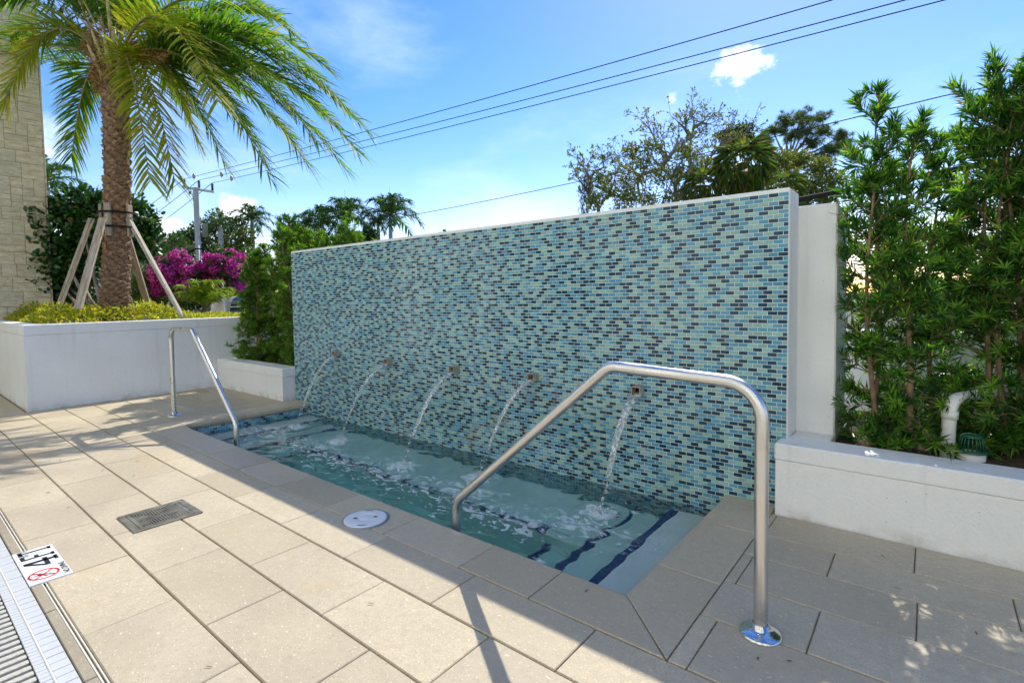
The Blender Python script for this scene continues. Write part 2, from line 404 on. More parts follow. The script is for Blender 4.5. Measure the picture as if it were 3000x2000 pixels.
def brushed(name, rough):
    mt, nt, p = new_mat(name)
    p.inputs['Base Color'].default_value = (.70, .69, .67, 1); p.inputs['Metallic'].default_value = 1.0; p.inputs['Roughness'].default_value = rough
    tc = nd(nt, 'ShaderNodeTexCoord'); n = nd(nt, 'ShaderNodeTexNoise'); n.inputs['Scale'].default_value = 9; n.inputs['Detail'].default_value = 5
    lk(nt, tc.outputs['Object'], n.inputs['Vector']); lk(nt, maprange(nt, n.outputs['Fac'], .3, .7, rough * .75, rough * 1.35), p.inputs['Roughness'])
    return mt
M['steel'] = brushed('brushed_steel', .33)
M['chrome'] = brushed('polished_steel', .13)

def wood_mat():
    mt, nt, p = new_mat('weathered_lumber')
    tc = nd(nt, 'ShaderNodeTexCoord'); mp = nd(nt, 'ShaderNodeMapping'); mp.inputs['Scale'].default_value = (14, 14, 1.2); lk(nt, tc.outputs['Object'], mp.inputs[0])
    n = nd(nt, 'ShaderNodeTexNoise'); n.inputs['Scale'].default_value = 5; n.inputs['Detail'].default_value = 7; n.inputs['Distortion'].default_value = .6; lk(nt, mp.outputs[0], n.inputs['Vector'])
    oi = nd(nt, 'ShaderNodeObjectInfo')
    c = mixc(nt, maprange(nt, n.outputs['Fac'], .35, .65), (.26, .22, .17), (.50, .47, .41))
    c = mixc(nt, maprange(nt, oi.outputs['Random'], 0, 1, 0, .5, False), c, (.33, .20, .10))
    lk(nt, c, p.inputs['Base Color']); p.inputs['Roughness'].default_value = .8
    b = nd(nt, 'ShaderNodeBump'); b.inputs['Strength'].default_value = .4; b.inputs['Distance'].default_value = .004; lk(nt, n.outputs['Fac'], b.inputs['Height']); lk(nt, b.outputs[0], p.inputs['Normal'])
    return mt
M['wood'] = wood_mat()
def travertine():
    mt, nt, p = new_mat('coral_stone')
    g = nd(nt, 'ShaderNodeNewGeometry'); oi = nd(nt, 'ShaderNodeObjectInfo')
    mp = nd(nt, 'ShaderNodeMapping'); mp.inputs['Scale'].default_value = (1, 1, 3); lk(nt, g.outputs['Position'], mp.inputs[0])
    n = nd(nt, 'ShaderNodeTexNoise'); n.inputs['Scale'].default_value = 6; n.inputs['Detail'].default_value = 8; n.inputs['Roughness'].default_value = .65; lk(nt, mp.outputs[0], n.inputs['Vector'])
    n2 = nd(nt, 'ShaderNodeTexNoise'); n2.inputs['Scale'].default_value = 26; n2.inputs['Detail'].default_value = 5; lk(nt, mp.outputs[0], n2.inputs['Vector'])
    c = mixc(nt, maprange(nt, n.outputs['Fac'], .33, .68), (.60, .49, .30), (.82, .72, .51))
    c = mixc(nt, maprange(nt, oi.outputs['Random'], 0, 1, 0, .35, False), c, (.45, .42, .33))
    pits = maprange(nt, n2.outputs['Fac'], .60, .70)
    c = mixc(nt, mathn(nt, 'MULTIPLY', pits, .65), c, (.17, .11, .06))
    lk(nt, c, p.inputs['Base Color']); p.inputs['Roughness'].default_value = .85; p.inputs['Specular IOR Level'].default_value = .2
    b = nd(nt, 'ShaderNodeBump'); b.inputs['Strength'].default_value = .6; b.inputs['Distance'].default_value = .006
    lk(nt, mathn(nt, 'SUBTRACT', n.outputs['Fac'], pits), b.inputs['Height']); lk(nt, b.outputs[0], p.inputs['Normal'])
    return mt
M['coral'] = travertine()
M['bark'] = simple('bark', (.26, .17, .10), .9, noise_amt=.4, nscale=14, bump=.8, bscale=40)
M['bark_grey'] = simple('bark_grey', (.25, .21, .16), .9, noise_amt=.4, nscale=6, bump=.8, bscale=20)
M['palm_bark'] = simple('palm_bark', (.23, .14, .085), .9, noise_amt=.5, nscale=18, bump=.7, bscale=60)
M['palm_fibre'] = simple('palm_fibre', (.30, .155, .05), .9, noise_amt=.5, nscale=30, bump=.5, bscale=80)
M['petiole'] = simple('palm_petiole', (.36, .30, .12), .55, noise_amt=.25, nscale=9)
M['rachis'] = simple('palm_rachis', (.22, .24, .06), .5, noise_amt=.2, nscale=9)
M['podo'] = leaf_mat('podocarpus_leaf', [(0, (.018, .075, .02)), (.4, (.035, .13, .028)), (.75, (.08, .21, .036)), (.965, (.15, .30, .045)), (1, (.34, .17, .06))], .52, .32)
M['podo_tip'] = leaf_mat('podocarpus_new_leaf', [(0, (.10, .26, .03)), (.6, (.19, .37, .04)), (1, (.30, .44, .06))], .55, .35)
M['podo_left'] = leaf_mat('podocarpus_leaf_yellow', [(0, (.03, .10, .02)), (.4, (.07, .18, .028)), (.8, (.13, .27, .035)), (.97, (.28, .40, .05)), (1, (.28, .12, .03))], .48, .4)
M['palm_leaf'] = leaf_mat('palm_leaflet', [(0, (.06, .18, .03)), (.55, (.12, .26, .034)), (.82, (.22, .34, .04)), (.95, (.32, .31, .035)), (1, (.30, .18, .05))], .58, .48, .2)
M['palm_leaf_yellow'] = leaf_mat('palm_leaflet_yellow', [(0, (.16, .25, .026)), (.5, (.28, .34, .032)), (.85, (.46, .42, .05)), (1, (.42, .28, .07))], .58, .48, .2)
M['royal_leaf'] = leaf_mat('royal_palm_leaflet', [(0, (.03, .085, .026)), (.6, (.05, .12, .033)), (1, (.09, .17, .045))], .45, .55, .15)
M['clusia'] = leaf_mat('clusia_leaf', [(0, (.012, .05, .010)), (.6, (.022, .085, .014)), (.9, (.05, .15, .018)), (.985, (.07, .20, .02)), (1, (.3, .16, .06))], .22, .30, .5)
M['gold'] = leaf_mat('gold_leaf', [(0, (.16, .24, .015)), (.4, (.36, .40, .025)), (.8, (.55, .52, .05)), (1, (.40, .24, .06))], .48, .45)
M['boug_leaf'] = leaf_mat('bougainvillea_leaf', [(0, (.02, .07, .012)), (1, (.07, .14, .02))], .35)
M['boug'] = leaf_mat('bougainvillea_bract', [(0, (.48, .03, .30)), (.5, (.70, .07, .50)), (.9, (.80, .18, .62)), (1, (.74, .24, .42))], .50, .6, .2, (1.15, 1.0, 1.0))
M['oak'] = leaf_mat('olive_leaf', [(0, (.07, .11, .024)), (.5, (.14, .19, .034)), (.85, (.24, .26, .05)), (1, (.32, .20, .05))], .45)
M['bg_leaf'] = leaf_mat('background_leaf', [(0, (.04, .09, .02)), (.5, (.08, .15, .026)), (1, (.17, .23, .04))], .4)
M['bg_yellow'] = leaf_mat('background_leaf_light', [(0, (.05, .10, .015)), (.5, (.11, .16, .02)), (1, (.20, .22, .03))], .3)
M['dark_leaf'] = leaf_mat('dark_background_leaf', [(0, (.018, .05, .014)), (.6, (.035, .085, .02)), (1, (.08, .14, .03))], .35)
M['sabal'] = leaf_mat('sabal_leaf', [(0, (.05, .11, .028)), (.6, (.09, .17, .035)), (.85, (.16, .22, .05)), (1, (.30, .22, .10))], .4)
M['pine'] = leaf_mat('pine_needle', [(0, (.05, .10, .03)), (.6, (.09, .15, .04)), (1, (.17, .19, .05))], .4)
M['moss'] = leaf_mat('hanging_moss', [(0, (.05, .05, .07)), (1, (.10, .10, .11))], .2)
M['lime_palm'] = leaf_mat('lime_palm_leaf', [(0, (.10, .20, .012)), (.6, (.22, .33, .02)), (1, (.36, .40, .03))], .4)
M['roof_tile'] = simple('clay_roof', (.34, .16, .09), .8, noise_amt=.3, nscale=4)
M['cream'] = simple('cream_render', (.62, .55, .42), .85, noise_amt=.06, nscale=2)
M['grill'] = simple('grill_steel_dark', (.10, .13, .17), .22, .9)
M['grill_end'] = simple('grill_cast_end', (.42, .43, .42), .5, .3)

# ------------------------------------------------------------------ ground + deck
XL, XR = -5.855, -.98                  # spa opening
YF, YW = 1.943, 3.306                  # front coping edge, tile face
WZ = -.13                              # water level
def frame_sheet(name, mat, x0, x1, y0, y1, z, hole):
    hx0, hx1, hy0, hy1 = hole
    mb = MB()
    vs = [(x0, y0, z), (x1, y0, z), (x1, y1, z), (x0, y1, z), (hx0, hy0, z), (hx1, hy0, z), (hx1, hy1, z), (hx0, hy1, z)]
    mb.add(vs, [(0, 1, 5, 4), (1, 2, 6, 5), (2, 3, 7, 6), (3, 0, 4, 7)])
    return mb.build(name, mat)
g = frame_sheet('ground', M['ground'], -1500, 1500, -1500, 1500, -.06, (-6.0, -.83, 1.8, 3.45)); tag(g, kind='structure')
deck = frame_sheet('deck', M['bed'], -14, 3.2, -2.2, 3.5, -.011, (-5.99, -.84, 1.81, 3.44)); tag(deck, kind='structure')

def paver(x0, x1, y0, y1, mat=None, parent=None, name='paver', th=.05, bev=.0035, lift=True):
    mb = MB(); cx, cy = (x0 + x1) / 2, (y0 + y1) / 2
    mb.box(x0 - cx, x1 - cx, y0 - cy, y1 - cy, -th, 0, bev)
    o = mb.build(name, mat or M['paver'], parent, (cx, cy, random.uniform(-.0016, .0012) if lift else 0))
    if lift: o.rotation_euler = (random.uniform(-.0022, .0022), random.uniform(-.0015, .0015), random.uniform(-.002, .002))
    return o
P_ = .6165
def row(y0, y1, anchor, x0, x1, parent, skip=None):
    k = math.floor((x0 - anchor) / P_)
    while True:
        a, b = anchor + k * P_, anchor + (k + 1) * P_
        k += 1
        if a >= x1: break
        a2, b2 = max(a, x0), min(b, x1)
        if b2 - a2 < .03: continue
        if skip and skip(a2, b2): continue
        paver(a2 + .0022, b2 - .0022, y0, y1, parent=parent)
row(.446, .751, -2.455, -11.4, 1.6, deck)
row(.758, 1.066, -2.155, -11.4, 1.6, deck)
row(1.073, 1.380, -2.480, -8.1, 1.6, deck)
row(1.387, 1.658, -2.190, -8.1, 1.6, deck)
for i, (a, b) in enumerate(((1.665, 1.972), (1.979, 2.286), (2.293, 2.600), (2.607, 2.914), (2.921, 3.148))):
    row(a, b, -6.155 - (.25 if i % 2 else .56), -8.1, -6.158, deck)
for i, (a, b, an) in enumerate(((1.665, 1.988, -.615), (1.994, 2.296, -.315), (2.302, 2.594, -.635), (2.600, 2.860, -.335), (2.866, 3.164, -.035))):
    row(a, b, an, -.682, 1.6, deck)
# stone strip by the pool and the slot drain beside it
for k in range(-12, 3):
    a = -2.765 + k * .61
    paver(a + .002, a + .606, .389, .425, M['curb'], deck, 'curb_stone', bev=.003)
sd = MB(); sd.box(-11.4, 1.6, .4255, .4305, -.05, -.002); sd.box(-11.4, 1.6, .4385, .4425, -.05, -.003)
sdo = sd.build('slot_drain', M['bead']); tag(sdo, 'narrow slot drain running beside the pool tiles', 'drain')

# pool edge: white tiles, bead, small tiles, gutter grate
pe = thing('pool_edge', 'white tiled pool edge along the gutter grate', 'pool edge', (-2.5, .34, 0)); pe['kind'] = 'structure'
def sub(mb, name, mat, parent):          # build in world coords under a parent that sits at a location
    o = mb.build(name, mat, parent); o.location = -parent.location; return o
bk = MB(); bk.box(-6.5, -.4, .297, .386, -.06, -.006); sub(bk, 'grout', M['curb'], pe)
tile_me = MB(); tile_me.box(-.0242, .0242, -.0255, .0255, -.006, .001, .0012); tile_me = tile_me.mesh('tile', M['white_tile'])
small_me = MB(); small_me.box(-.0117, .0117, -.0145, .0145, -.006, .001, .001); small_me = small_me.mesh('tile', M['white_tile'])
def place(me, name, parent, loc, rot=(0, 0, 0), scale=None):
    o = mesh_obj(name, me, parent); o.location = Vector(loc) - (parent.location if parent else Vector()); o.rotation_euler = rot
    if scale: o.scale = scale
    return o
for k in range(66):
    place(tile_me, 'tile', pe, (-4.9 + k * .0515, .3585, random.uniform(-.0004, .0004)), (random.uniform(-.01, .01), random.uniform(-.01, .01), 0))
for k in range(110):
    place(small_me, 'tile', pe, (-4.6 + k * .0256, .3115, random.uniform(-.0004, .0004)), (random.uniform(-.015, .015), random.uniform(-.015, .015), 0))
bd = MB(); bd.tube([(-6.5, .3295, -.001), (-.4, .3295, -.001)], .0042, 8); sub(bd, 'bead', M['bead'], pe)
gg = thing('gutter_grate', 'beige slatted pool gutter grate beside white tiles', 'grate', (-2.6, .19, 0))
gp = MB(); gp.box(-6.5, -.4, .075, .2955, -.12, -.055); sub(gp, 'channel', M['opening_shade'], gg)
sl = MB(); sl.box(-.0125, .0125, -.104, .104, -.03, -.002, .002); sl = sl.mesh('slat', M['slat'])
for k in range(60):
    place(sl, 'slat', gg, (-4.2 + k * .044, .19, random.uniform(-.0006, .0006)), (0, 0, random.uniform(-.004, .004)))

# behind the camera: the pool, plus an unseen deck and building added as bounce fill
pw = MB(); pw.box(-16, 6, -6.4, .07, -.5, -.05); tag(pw.build('pool_water', simple('pool_water', (.42, .66, .66), .06)), kind='structure')
fd = frame_sheet('pool_deck', M['paver'], -30, 16, -8.7, 1.0, -.03, (-16, 6, -6.4, .43)); tag(fd, kind='structure')
cb = thing('bounce_building', 'unseen building added to bounce sunlight onto the mosaic wall', 'building', (-7, -10, 0))
b = MB(); b.box(-34, 16, -20, -8.6, -.05, 22, 0); o = b.build('wall', M['white_wall'], cb); o.location = -cb.location
for fl in range(5):
    for k in range(7):
        b = MB(); b.box(-31 + k * 6.8, -28 + k * 6.8, -8.595, -8.56, .3 + fl * 4.1, 2.6 + fl * 4.1, .0); o = b.build('window', M['window_glass'], cb); o.location = -cb.location
    if fl:
        b = MB(); b.box(-33, 15, -8.59, -8.40, fl * 4.1 - .2, fl * 4.1, .01); o = b.build('facade_ledge', M['white_wall'], cb); o.location = -cb.location
# ------------------------------------------------------------------ spa coping
coping = thing('spa_coping', 'beige shellstone coping round the spa', 'coping', (-3.4, 1.8, 0)); coping['kind'] = 'structure'
def slab(poly, name, mat, parent, z0=-.062, z1=0.0, round_edge=None, bev=.004):
    """prism of a polygon; edges listed in round_edge get a bullnose"""
    bm = bmesh.new(); vb = [bm.verts.new((*p, z0)) for p in poly]; vt = [bm.verts.new((*p, z1)) for p in poly]
    n = len(poly); bm.faces.new(vb[::-1]); bm.faces.new(vt)
    for i in range(n): bm.faces.new((vb[i], vb[(i + 1) % n], vt[(i + 1) % n], vt[i]))
    bm.edges.ensure_lookup_table()
    if round_edge is not None:
        pairs = [{vt[i], vt[(i + 1) % n]} for i in round_edge] + [{vb[i], vb[(i + 1) % n]} for i in round_edge]
        es = [e for e in bm.edges if set(e.verts) in pairs]
        bmesh.ops.bevel(bm, geom=es, offset=.026, segments=5, affect='EDGES', profile=.5)
    top = [e for e in bm.edges if all(abs(v.co.z - z1) < 1e-5 for v in e.verts) and len(e.link_faces) == 2 and e.calc_face_angle(0) > 1.2]
    if top: bmesh.ops.bevel(bm, geom=top, offset=bev, segments=1, affect='EDGES')
    me = bpy.data.meshes.new(name); bm.to_mesh(me); bm.free(); me.materials.append(mat)
    o = mesh_obj(name, me, parent)
    if parent: o.location = -parent.location
    return o
def cstone(poly, re_): 
    o = slab(poly, 'coping_stone', M['coping'], coping, round_edge=re_)
    o.location.z += random.uniform(-.0008, .0008)
e = .0022
xs = [-5.56, -4.55, -3.98, -3.40, -2.83, -2.25, -1.685, -1.28]
YO = 1.664
for a, b in zip(xs[:-1], xs[1:]):
    cstone([(a + e, YO), (b - e, YO), (b - e, YF), (a + e, YF)], [2])
cstone([(-1.28 + e, YO), (-.685 - e * 2, YO), (XR - e, YF), (-1.28 + e, YF)], [2])           # mitred corner, front
cstone([(-.685, YO + e * 2), (-.685, 2.245 - e), (XR, 2.245 - e), (XR, YF + e)], [2])        # mitred corner, side
cstone([(-.685, 2.245 + e), (-.685, 2.85 - e), (XR, 2.85 - e), (XR, 2.245 + e)], [2])
cstone([(-.685, 2.85 + e), (-.685, 3.300), (XR, 3.300), (XR, 2.85 + e)], [2])
cstone([(-6.15, YO), (-5.56 - e, YO), (-5.56 - e, YF), (XL + e, YF), (-6.15, YF)], [2])       # corner, square cut
for a, b in ((YF, 2.55), (2.55, 3.06), (3.06, 3.300)):
    cstone([(-6.15, a + e), (XL, a + e), (XL, b - e), (-6.15, b - e)], [1])

# ------------------------------------------------------------------ spa basin + water
basin = thing('spa_basin', 'pale plaster spa basin with steps and a bench', 'spa', (-3.4, 2.6, -.5)); basin['kind'] = 'structure'
sh = MB()
sh.box(-6.2, -.6, 1.70, 3.60, -1.10, -.95)                               # floor
sh.box(-6.2, XL - .012, 1.70, 3.60, -.95, -.066); sh.box(XR + .012, -.6, 1.70, 3.60, -.95, -.066)
sh.box(XL - .012, XR + .012, 1.70, YF - .012, -.95, -.066); sh.box(XL - .012, XR + .012, YW + .006, 3.60, -.95, -.066)
sub(sh, 'shell', M['plaster'], basin)
def step_(x0, x1, y0, y1, z1, name='step'):
    b = MB(); b.box(x0, x1, y0, y1, -.949, z1, .012); sub(b, name, M['plaster'], basin)
BY = 2.70
step_(XL - .01, XR + .01, BY, YW + .002, -.47, 'bench')
step_(-1.31, XR + .01, YF - .011, YW - .003, -.235); step_(-1.62, -1.312, YF - .0112, YW - .004, -.44); step_(-1.92, -1.622, YF - .0114, BY - .002, -.66)
step_(XL - .01, -5.52, YF - .011, YW - .003, -.235); step_(-5.518, -5.20, YF - .0112, YW - .004, -.44); step_(-5.198, -4.9, YF - .0114, BY - .002, -.66)
def band(x0, x1, y0, y1, z):
    b = MB(); b.box(x0, x1, y0, y1, z - .02, z + .004, .003); sub(b, 'step_edge', M['navy_band'], basin)
for x, z, y1 in ((-1.312, -.235, YW - .03), (-1.622, -.44, YW - .05), (-1.922, -.66, BY - .01)): band(x - .003, x + .05, YF + .0, y1, z)
for x, z, y1 in ((-5.518, -.235, YW - .03), (-5.198, -.44, YW - .05), (-4.898, -.66, BY - .01)): band(x - .05, x + .003, YF + .0, y1, z)
band(-4.9, -1.92, BY - .003, BY + .032, -.47)

SPL = [(-5.36, 2.86), (-4.47, 2.82), (-3.37, 2.70), (-2.66, 2.85), (-1.61, 2.86)]
def water_mat():
    mt, nt, p = new_mat('spa_water')
    nt.nodes.remove(p); out = nt.nodes['Material Output']
    g = nd(nt, 'ShaderNodeNewGeometry'); pos = g.outputs['Position']
    n = nd(nt, 'ShaderNodeTexNoise'); n.inputs['Scale'].default_value = 16; n.inputs['Detail'].default_value = 4; n.inputs['Distortion'].default_value = .8
    mp = nd(nt, 'ShaderNodeMapping'); mp.inputs['Scale'].default_value = (.7, 1.3, 1); lk(nt, pos, mp.inputs[0]); lk(nt, mp.outputs[0], n.inputs['Vector'])
    b = nd(nt, 'ShaderNodeBump'); b.inputs['Strength'].default_value = .12; b.inputs['Distance'].default_value = .02; lk(nt, n.outputs['Fac'], b.inputs['Height'])
    gl = nd(nt, 'ShaderNodeBsdfGlass'); gl.inputs['IOR'].default_value = 1.33; gl.inputs['Roughness'].default_value = 0.0
    gl.inputs['Color'].default_value = (1, 1, 1, 1); lk(nt, b.outputs[0], gl.inputs['Normal'])
    # foam: a bubble raft, its density is carried by the mesh
    at_ = nd(nt, 'ShaderNodeAttribute', attribute_name='foam')
    w = nd(nt, 'ShaderNodeTexNoise'); w.inputs['Scale'].default_value = 15; w.inputs['Detail'].default_value = 7; w.inputs['Roughness'].default_value = .62; w.inputs['Distortion'].default_value = 1.2
    mp2 = nd(nt, 'ShaderNodeMapping'); mp2.inputs['Scale'].default_value = (.75, 1.5, 1); mp2.inputs['Rotation'].default_value = (0, 0, .15); lk(nt, pos, mp2.inputs[0]); lk(nt, mp2.outputs[0], w.inputs['Vector'])
    cover = maprange(nt, mathn(nt, 'ADD', at_.outputs['Fac'], mathn(nt, 'MULTIPLY', mathn(nt, 'SUBTRACT', w.outputs['Fac'], .5), 2.6)), .50, .72)
    v = nd(nt, 'ShaderNodeTexVoronoi', feature='DISTANCE_TO_EDGE'); v.inputs['Scale'].default_value = 95; lk(nt, pos, v.inputs['Vector'])
    v2 = nd(nt, 'ShaderNodeTexVoronoi', feature='DISTANCE_TO_EDGE'); v2.inputs['Scale'].default_value = 210; lk(nt, pos, v2.inputs['Vector'])
    bub = mathn(nt, 'MAXIMUM', maprange(nt, v.outputs['Distance'], .14, .03), maprange(nt, v2.outputs['Distance'], .14, .03))
    f = mathn(nt, 'MULTIPLY', cover, mathn(nt, 'ADD', mathn(nt, 'MULTIPLY', bub, .85), .05))
    fo = nd(nt, 'ShaderNodeBsdfDiffuse'); fo.inputs['Color'].default_value = (.86, .90, .90, 1)
    mx = nd(nt, 'ShaderNodeMixShader'); lk(nt, f, mx.inputs[0]); lk(nt, gl.outputs[0], mx.inputs[1]); lk(nt, fo.outputs[0], mx.inputs[2])
    lk(nt, mx.outputs[0], out.inputs['Surface'])
    ab = nd(nt, 'ShaderNodeVolumeAbsorption'); ab.inputs['Color'].default_value = (.02, .78, .70, 1); ab.inputs['Density'].default_value = .58
    lk(nt, ab.outputs[0], out.inputs['Volume'])
    return mt
M['water'] = water_mat()
def water():
    x0, x1, y0, y1 = XL - .012 - .03, XR + .012 + .03, YF - .012 - .03, YW + .003
    nx, ny = 420, 118
    X, Y = np.meshgrid(np.linspace(x0, x1, nx), np.linspace(y0, y1, ny), indexing='ij')
    Z = np.full_like(X, WZ)
    foam = np.zeros_like(X)
    for i, (sx, sy) in enumerate(SPL):
        d = np.hypot(X - sx, (Y - sy))
        Z += .011 * np.exp(-d / .30) * np.sin(d * 42 - i) * (1 - np.exp(-d / .05)) + .016 * np.exp(-(d / .06) ** 2)
        foam = np.maximum(foam, .98 * np.exp(-(d / .15) ** 2))
        dx = (X - sx) / .55; dy = (Y - (sy - .22)) / .20
        foam = np.maximum(foam, .60 * np.exp(-(dx * dx + dy * dy)))
    # the foam drifts forward of the bench edge along the whole spa, thinning to the right
    drift = np.exp(-((Y - (2.46 - .02 * (X + 3))) / .24) ** 2) * (.56 - .02 * np.abs(X + 4))
    foam = np.maximum(foam, drift * ((X < -1.75) * 1.0))
    foam = np.maximum(foam, .33 * np.exp(-((Y - 2.25) / .3) ** 2) * (X < -2.0))
    foam = np.maximum(foam, .24 * np.exp(-((X + 1.7) / .6) ** 2))
    amp = .35 + .65 * np.clip((BY + .1 - Y) / .4, 0, 1)
    amp *= .35 + .65 * (X < -1.9)
    for i in range(nx):
        for j in range(ny):
            a = noise.noise(Vector((X[i, j] * 3.2, Y[i, j] * 6.5, 1.3))) * .010
            b = noise.noise(Vector((X[i, j] * 8.5, Y[i, j] * 15, 4.1))) * .005
            Z[i, j] += (a + b) * amp[i, j]
    V = np.stack([X, Y, Z], -1).reshape(-1, 3)
    idx = np.arange(nx * ny).reshape(nx, ny)
    F = np.stack([idx[:-1, :-1], idx[1:, :-1], idx[1:, 1:], idx[:-1, 1:]], -1).reshape(-1, 4)
    # closed body: rim down to a bottom under the basin floor
    rim = np.concatenate([idx[:, 0], idx[-1, 1:], idx[-2::-1, -1], idx[0, -2:0:-1]])
    B = V[rim].copy(); B[:, 2] = -1.05; nb = len(V)
    rb = np.arange(nb, nb + len(rim))
    F2 = np.stack([np.roll(rim, -1), rim, rb, np.roll(rb, -1)], -1)
    c = nb + len(rim)
    V = np.concatenate([V, B, [[(x0 + x1) / 2, (y0 + y1) / 2, -1.05]]])
    # bottom as fan of quads (degenerate-free: pair of rim edges)
    k = np.arange(0, len(rim) - 1, 2)
    F3 = np.stack([rb[k], np.full(len(k), c), rb[(k + 2) % len(rb)], rb[k + 1]], -1)
    me = np_mesh('water', V, np.concatenate([F, F2, F3]), M['water'], True)
    at_ = me.attributes.new('foam', 'FLOAT', 'POINT')
    at_.data.foreach_set('value', np.concatenate([foam.ravel(), np.zeros(len(rim) + 1)]).astype(np.float32))
    o = mesh_obj('water', me); tag(o, kind='structure'); return o
water()

# water jets
def jet_mat():
    mt, nt, p = new_mat('jet_water'); nt.nodes.remove(p)
    g = nd(nt, 'ShaderNodeNewGeometry'); n = nd(nt, 'ShaderNodeTexNoise'); n.inputs['Scale'].default_value = 55; n.inputs['Detail'].default_value = 3; lk(nt, g.outputs['Position'], n.inputs['Vector'])
    b = nd(nt, 'ShaderNodeBump'); b.inputs['Strength'].default_value = .7; b.inputs['Distance'].default_value = .01; lk(nt, n.outputs['Fac'], b.inputs['Height'])
    gl = nd(nt, 'ShaderNodeBsdfGlass'); gl.inputs['IOR'].default_value = 1.33; gl.inputs['Roughness'].default_value = .02; lk(nt, b.outputs[0], gl.inputs['Normal'])
    fo = nd(nt, 'ShaderNodeBsdfDiffuse'); fo.inputs['Color'].default_value = (.9, .93, .93, 1)
    mx = nd(nt, 'ShaderNodeMixShader'); lk(nt, maprange(nt, n.outputs['Fac'], .50, .66, .10, .75), mx.inputs[0]); lk(nt, gl.outputs[0], mx.inputs[1]); lk(nt, fo.outputs[0], mx.inputs[2])
    lk(nt, mx.outputs[0], nt.nodes['Material Output'].inputs['Surface']); return mt
M['jet'] = jet_mat()
SPOUT = [(-5.195, .640), (-4.262, .612), (-3.318, .607), (-2.439, .611), (-1.546, .597)]
WHICH = ['next to the low white wall', 'second from the low white wall', 'in the middle of the five', 'behind the sloping steel rail', 'nearest the spa steps and white column']
ICO = bmesh.new(); bmesh.ops.create_icosphere(ICO, subdivisions=1, radius=1.0)
ICO.verts.index_update(); ICO_V = [tuple(v.co) for v in ICO.verts]; ICO_F = [tuple(v.index for v in f.verts) for f in ICO.faces]; ICO.free()
def blobs(mb, pts):
    for (x, y, z, r) in pts:
        s = [random.uniform(.7, 1.3) for _ in range(3)]
        mb.add([(x + a * r * s[0], y + b * r * s[1], z + c * r * s[2]) for a, b, c in ICO_V], ICO_F, 0, True)
for i, ((sx, sz), (lx, ly)) in enumerate(zip(SPOUT, SPL)):
    t = thing('water_spout', 'small square stone spout in mosaic wall, ' + WHICH[i], 'spout', (sx, 3.26, sz), 'spouts along the mosaic wall')
    w, h, th = .032, .031, .005
    b = MB(); y0, y1 = 3.232, 3.303
    b.box(sx - w, sx + w, y0, y1, sz + h - th, sz + h); b.box(sx - w, sx + w, y0, y1, sz - h, sz - h + th)
    b.box(sx - w, sx - w + th, y0 + .0005, y1, sz - h + th, sz + h - th); b.box(sx + w - th, sx + w, y0 + .0005, y1, sz - h + th, sz + h - th)
    sub(b, 'housing', M['spout'], t)
    b = MB(); b.box(sx - w + th, sx + w - th, 3.294, 3.302, sz - h + th, sz + h - th); sub(b, 'back_plate', M['opening_shade'], t)
    # parabola from the lip to the splash
    j = MB(); n = 46; ys, zs = 3.270, sz - h + th + .006
    pts, rad, sq = [], [], []
    wide = .031 * (1.0, 1.0, 1.0, 1.0, 1.25)[i]
    for k in range(n + 1):
        u = k / n
        x = sx + (lx - sx) * u + noise.noise(Vector((u * 9, i * 3.3, 0))) * .010 * u
        y = ys + (ly - ys) * u
        z = zs - (zs - WZ + .01) * (u * .12 + .88 * u * u)
        wob = 1 + .34 * noise.noise(Vector((u * 16, i * 7.7, 2)))
        pts.append((x, y, z)); rad.append((wide * (1 - u) ** .8 * .85 + .0075) * wob); sq.append(.28 + .55 * u)
    cut = n - 7
    j.tube(pts[:cut], rad[:cut], 10, squash=sq[:cut])
    bl = []
    for k in range(cut - 2, n):
        for _ in range(3): bl.append((pts[k][0] + random.gauss(0, .006), pts[k][1] + random.gauss(0, .006), pts[k][2] + random.uniform(-.02, .02), random.uniform(.004, .009)))
    for k in range(10, cut):
        if random.random() < .75: bl.append((pts[k][0] + random.choice((-1, 1)) * rad[k] * random.uniform(.8, 1.5), pts[k][1] + random.gauss(0, .006), pts[k][2] + random.gauss(0, .012), random.uniform(.0015, .0042)))
    for _ in range(46):
        a = random.uniform(0, 6.28); rr = abs(random.gauss(0, .055)) + .01
        bl.append((lx + rr * math.cos(a), ly + rr * math.sin(a), WZ + .006 + abs(random.gauss(0, .022)), random.uniform(.0018, .006)))
    blobs(j, bl)
    o = j.build('water_jet', M['jet']); tag(o, 'thin arc of water falling from the spout ' + WHICH[i], 'water jet', 'water jets into the spa')

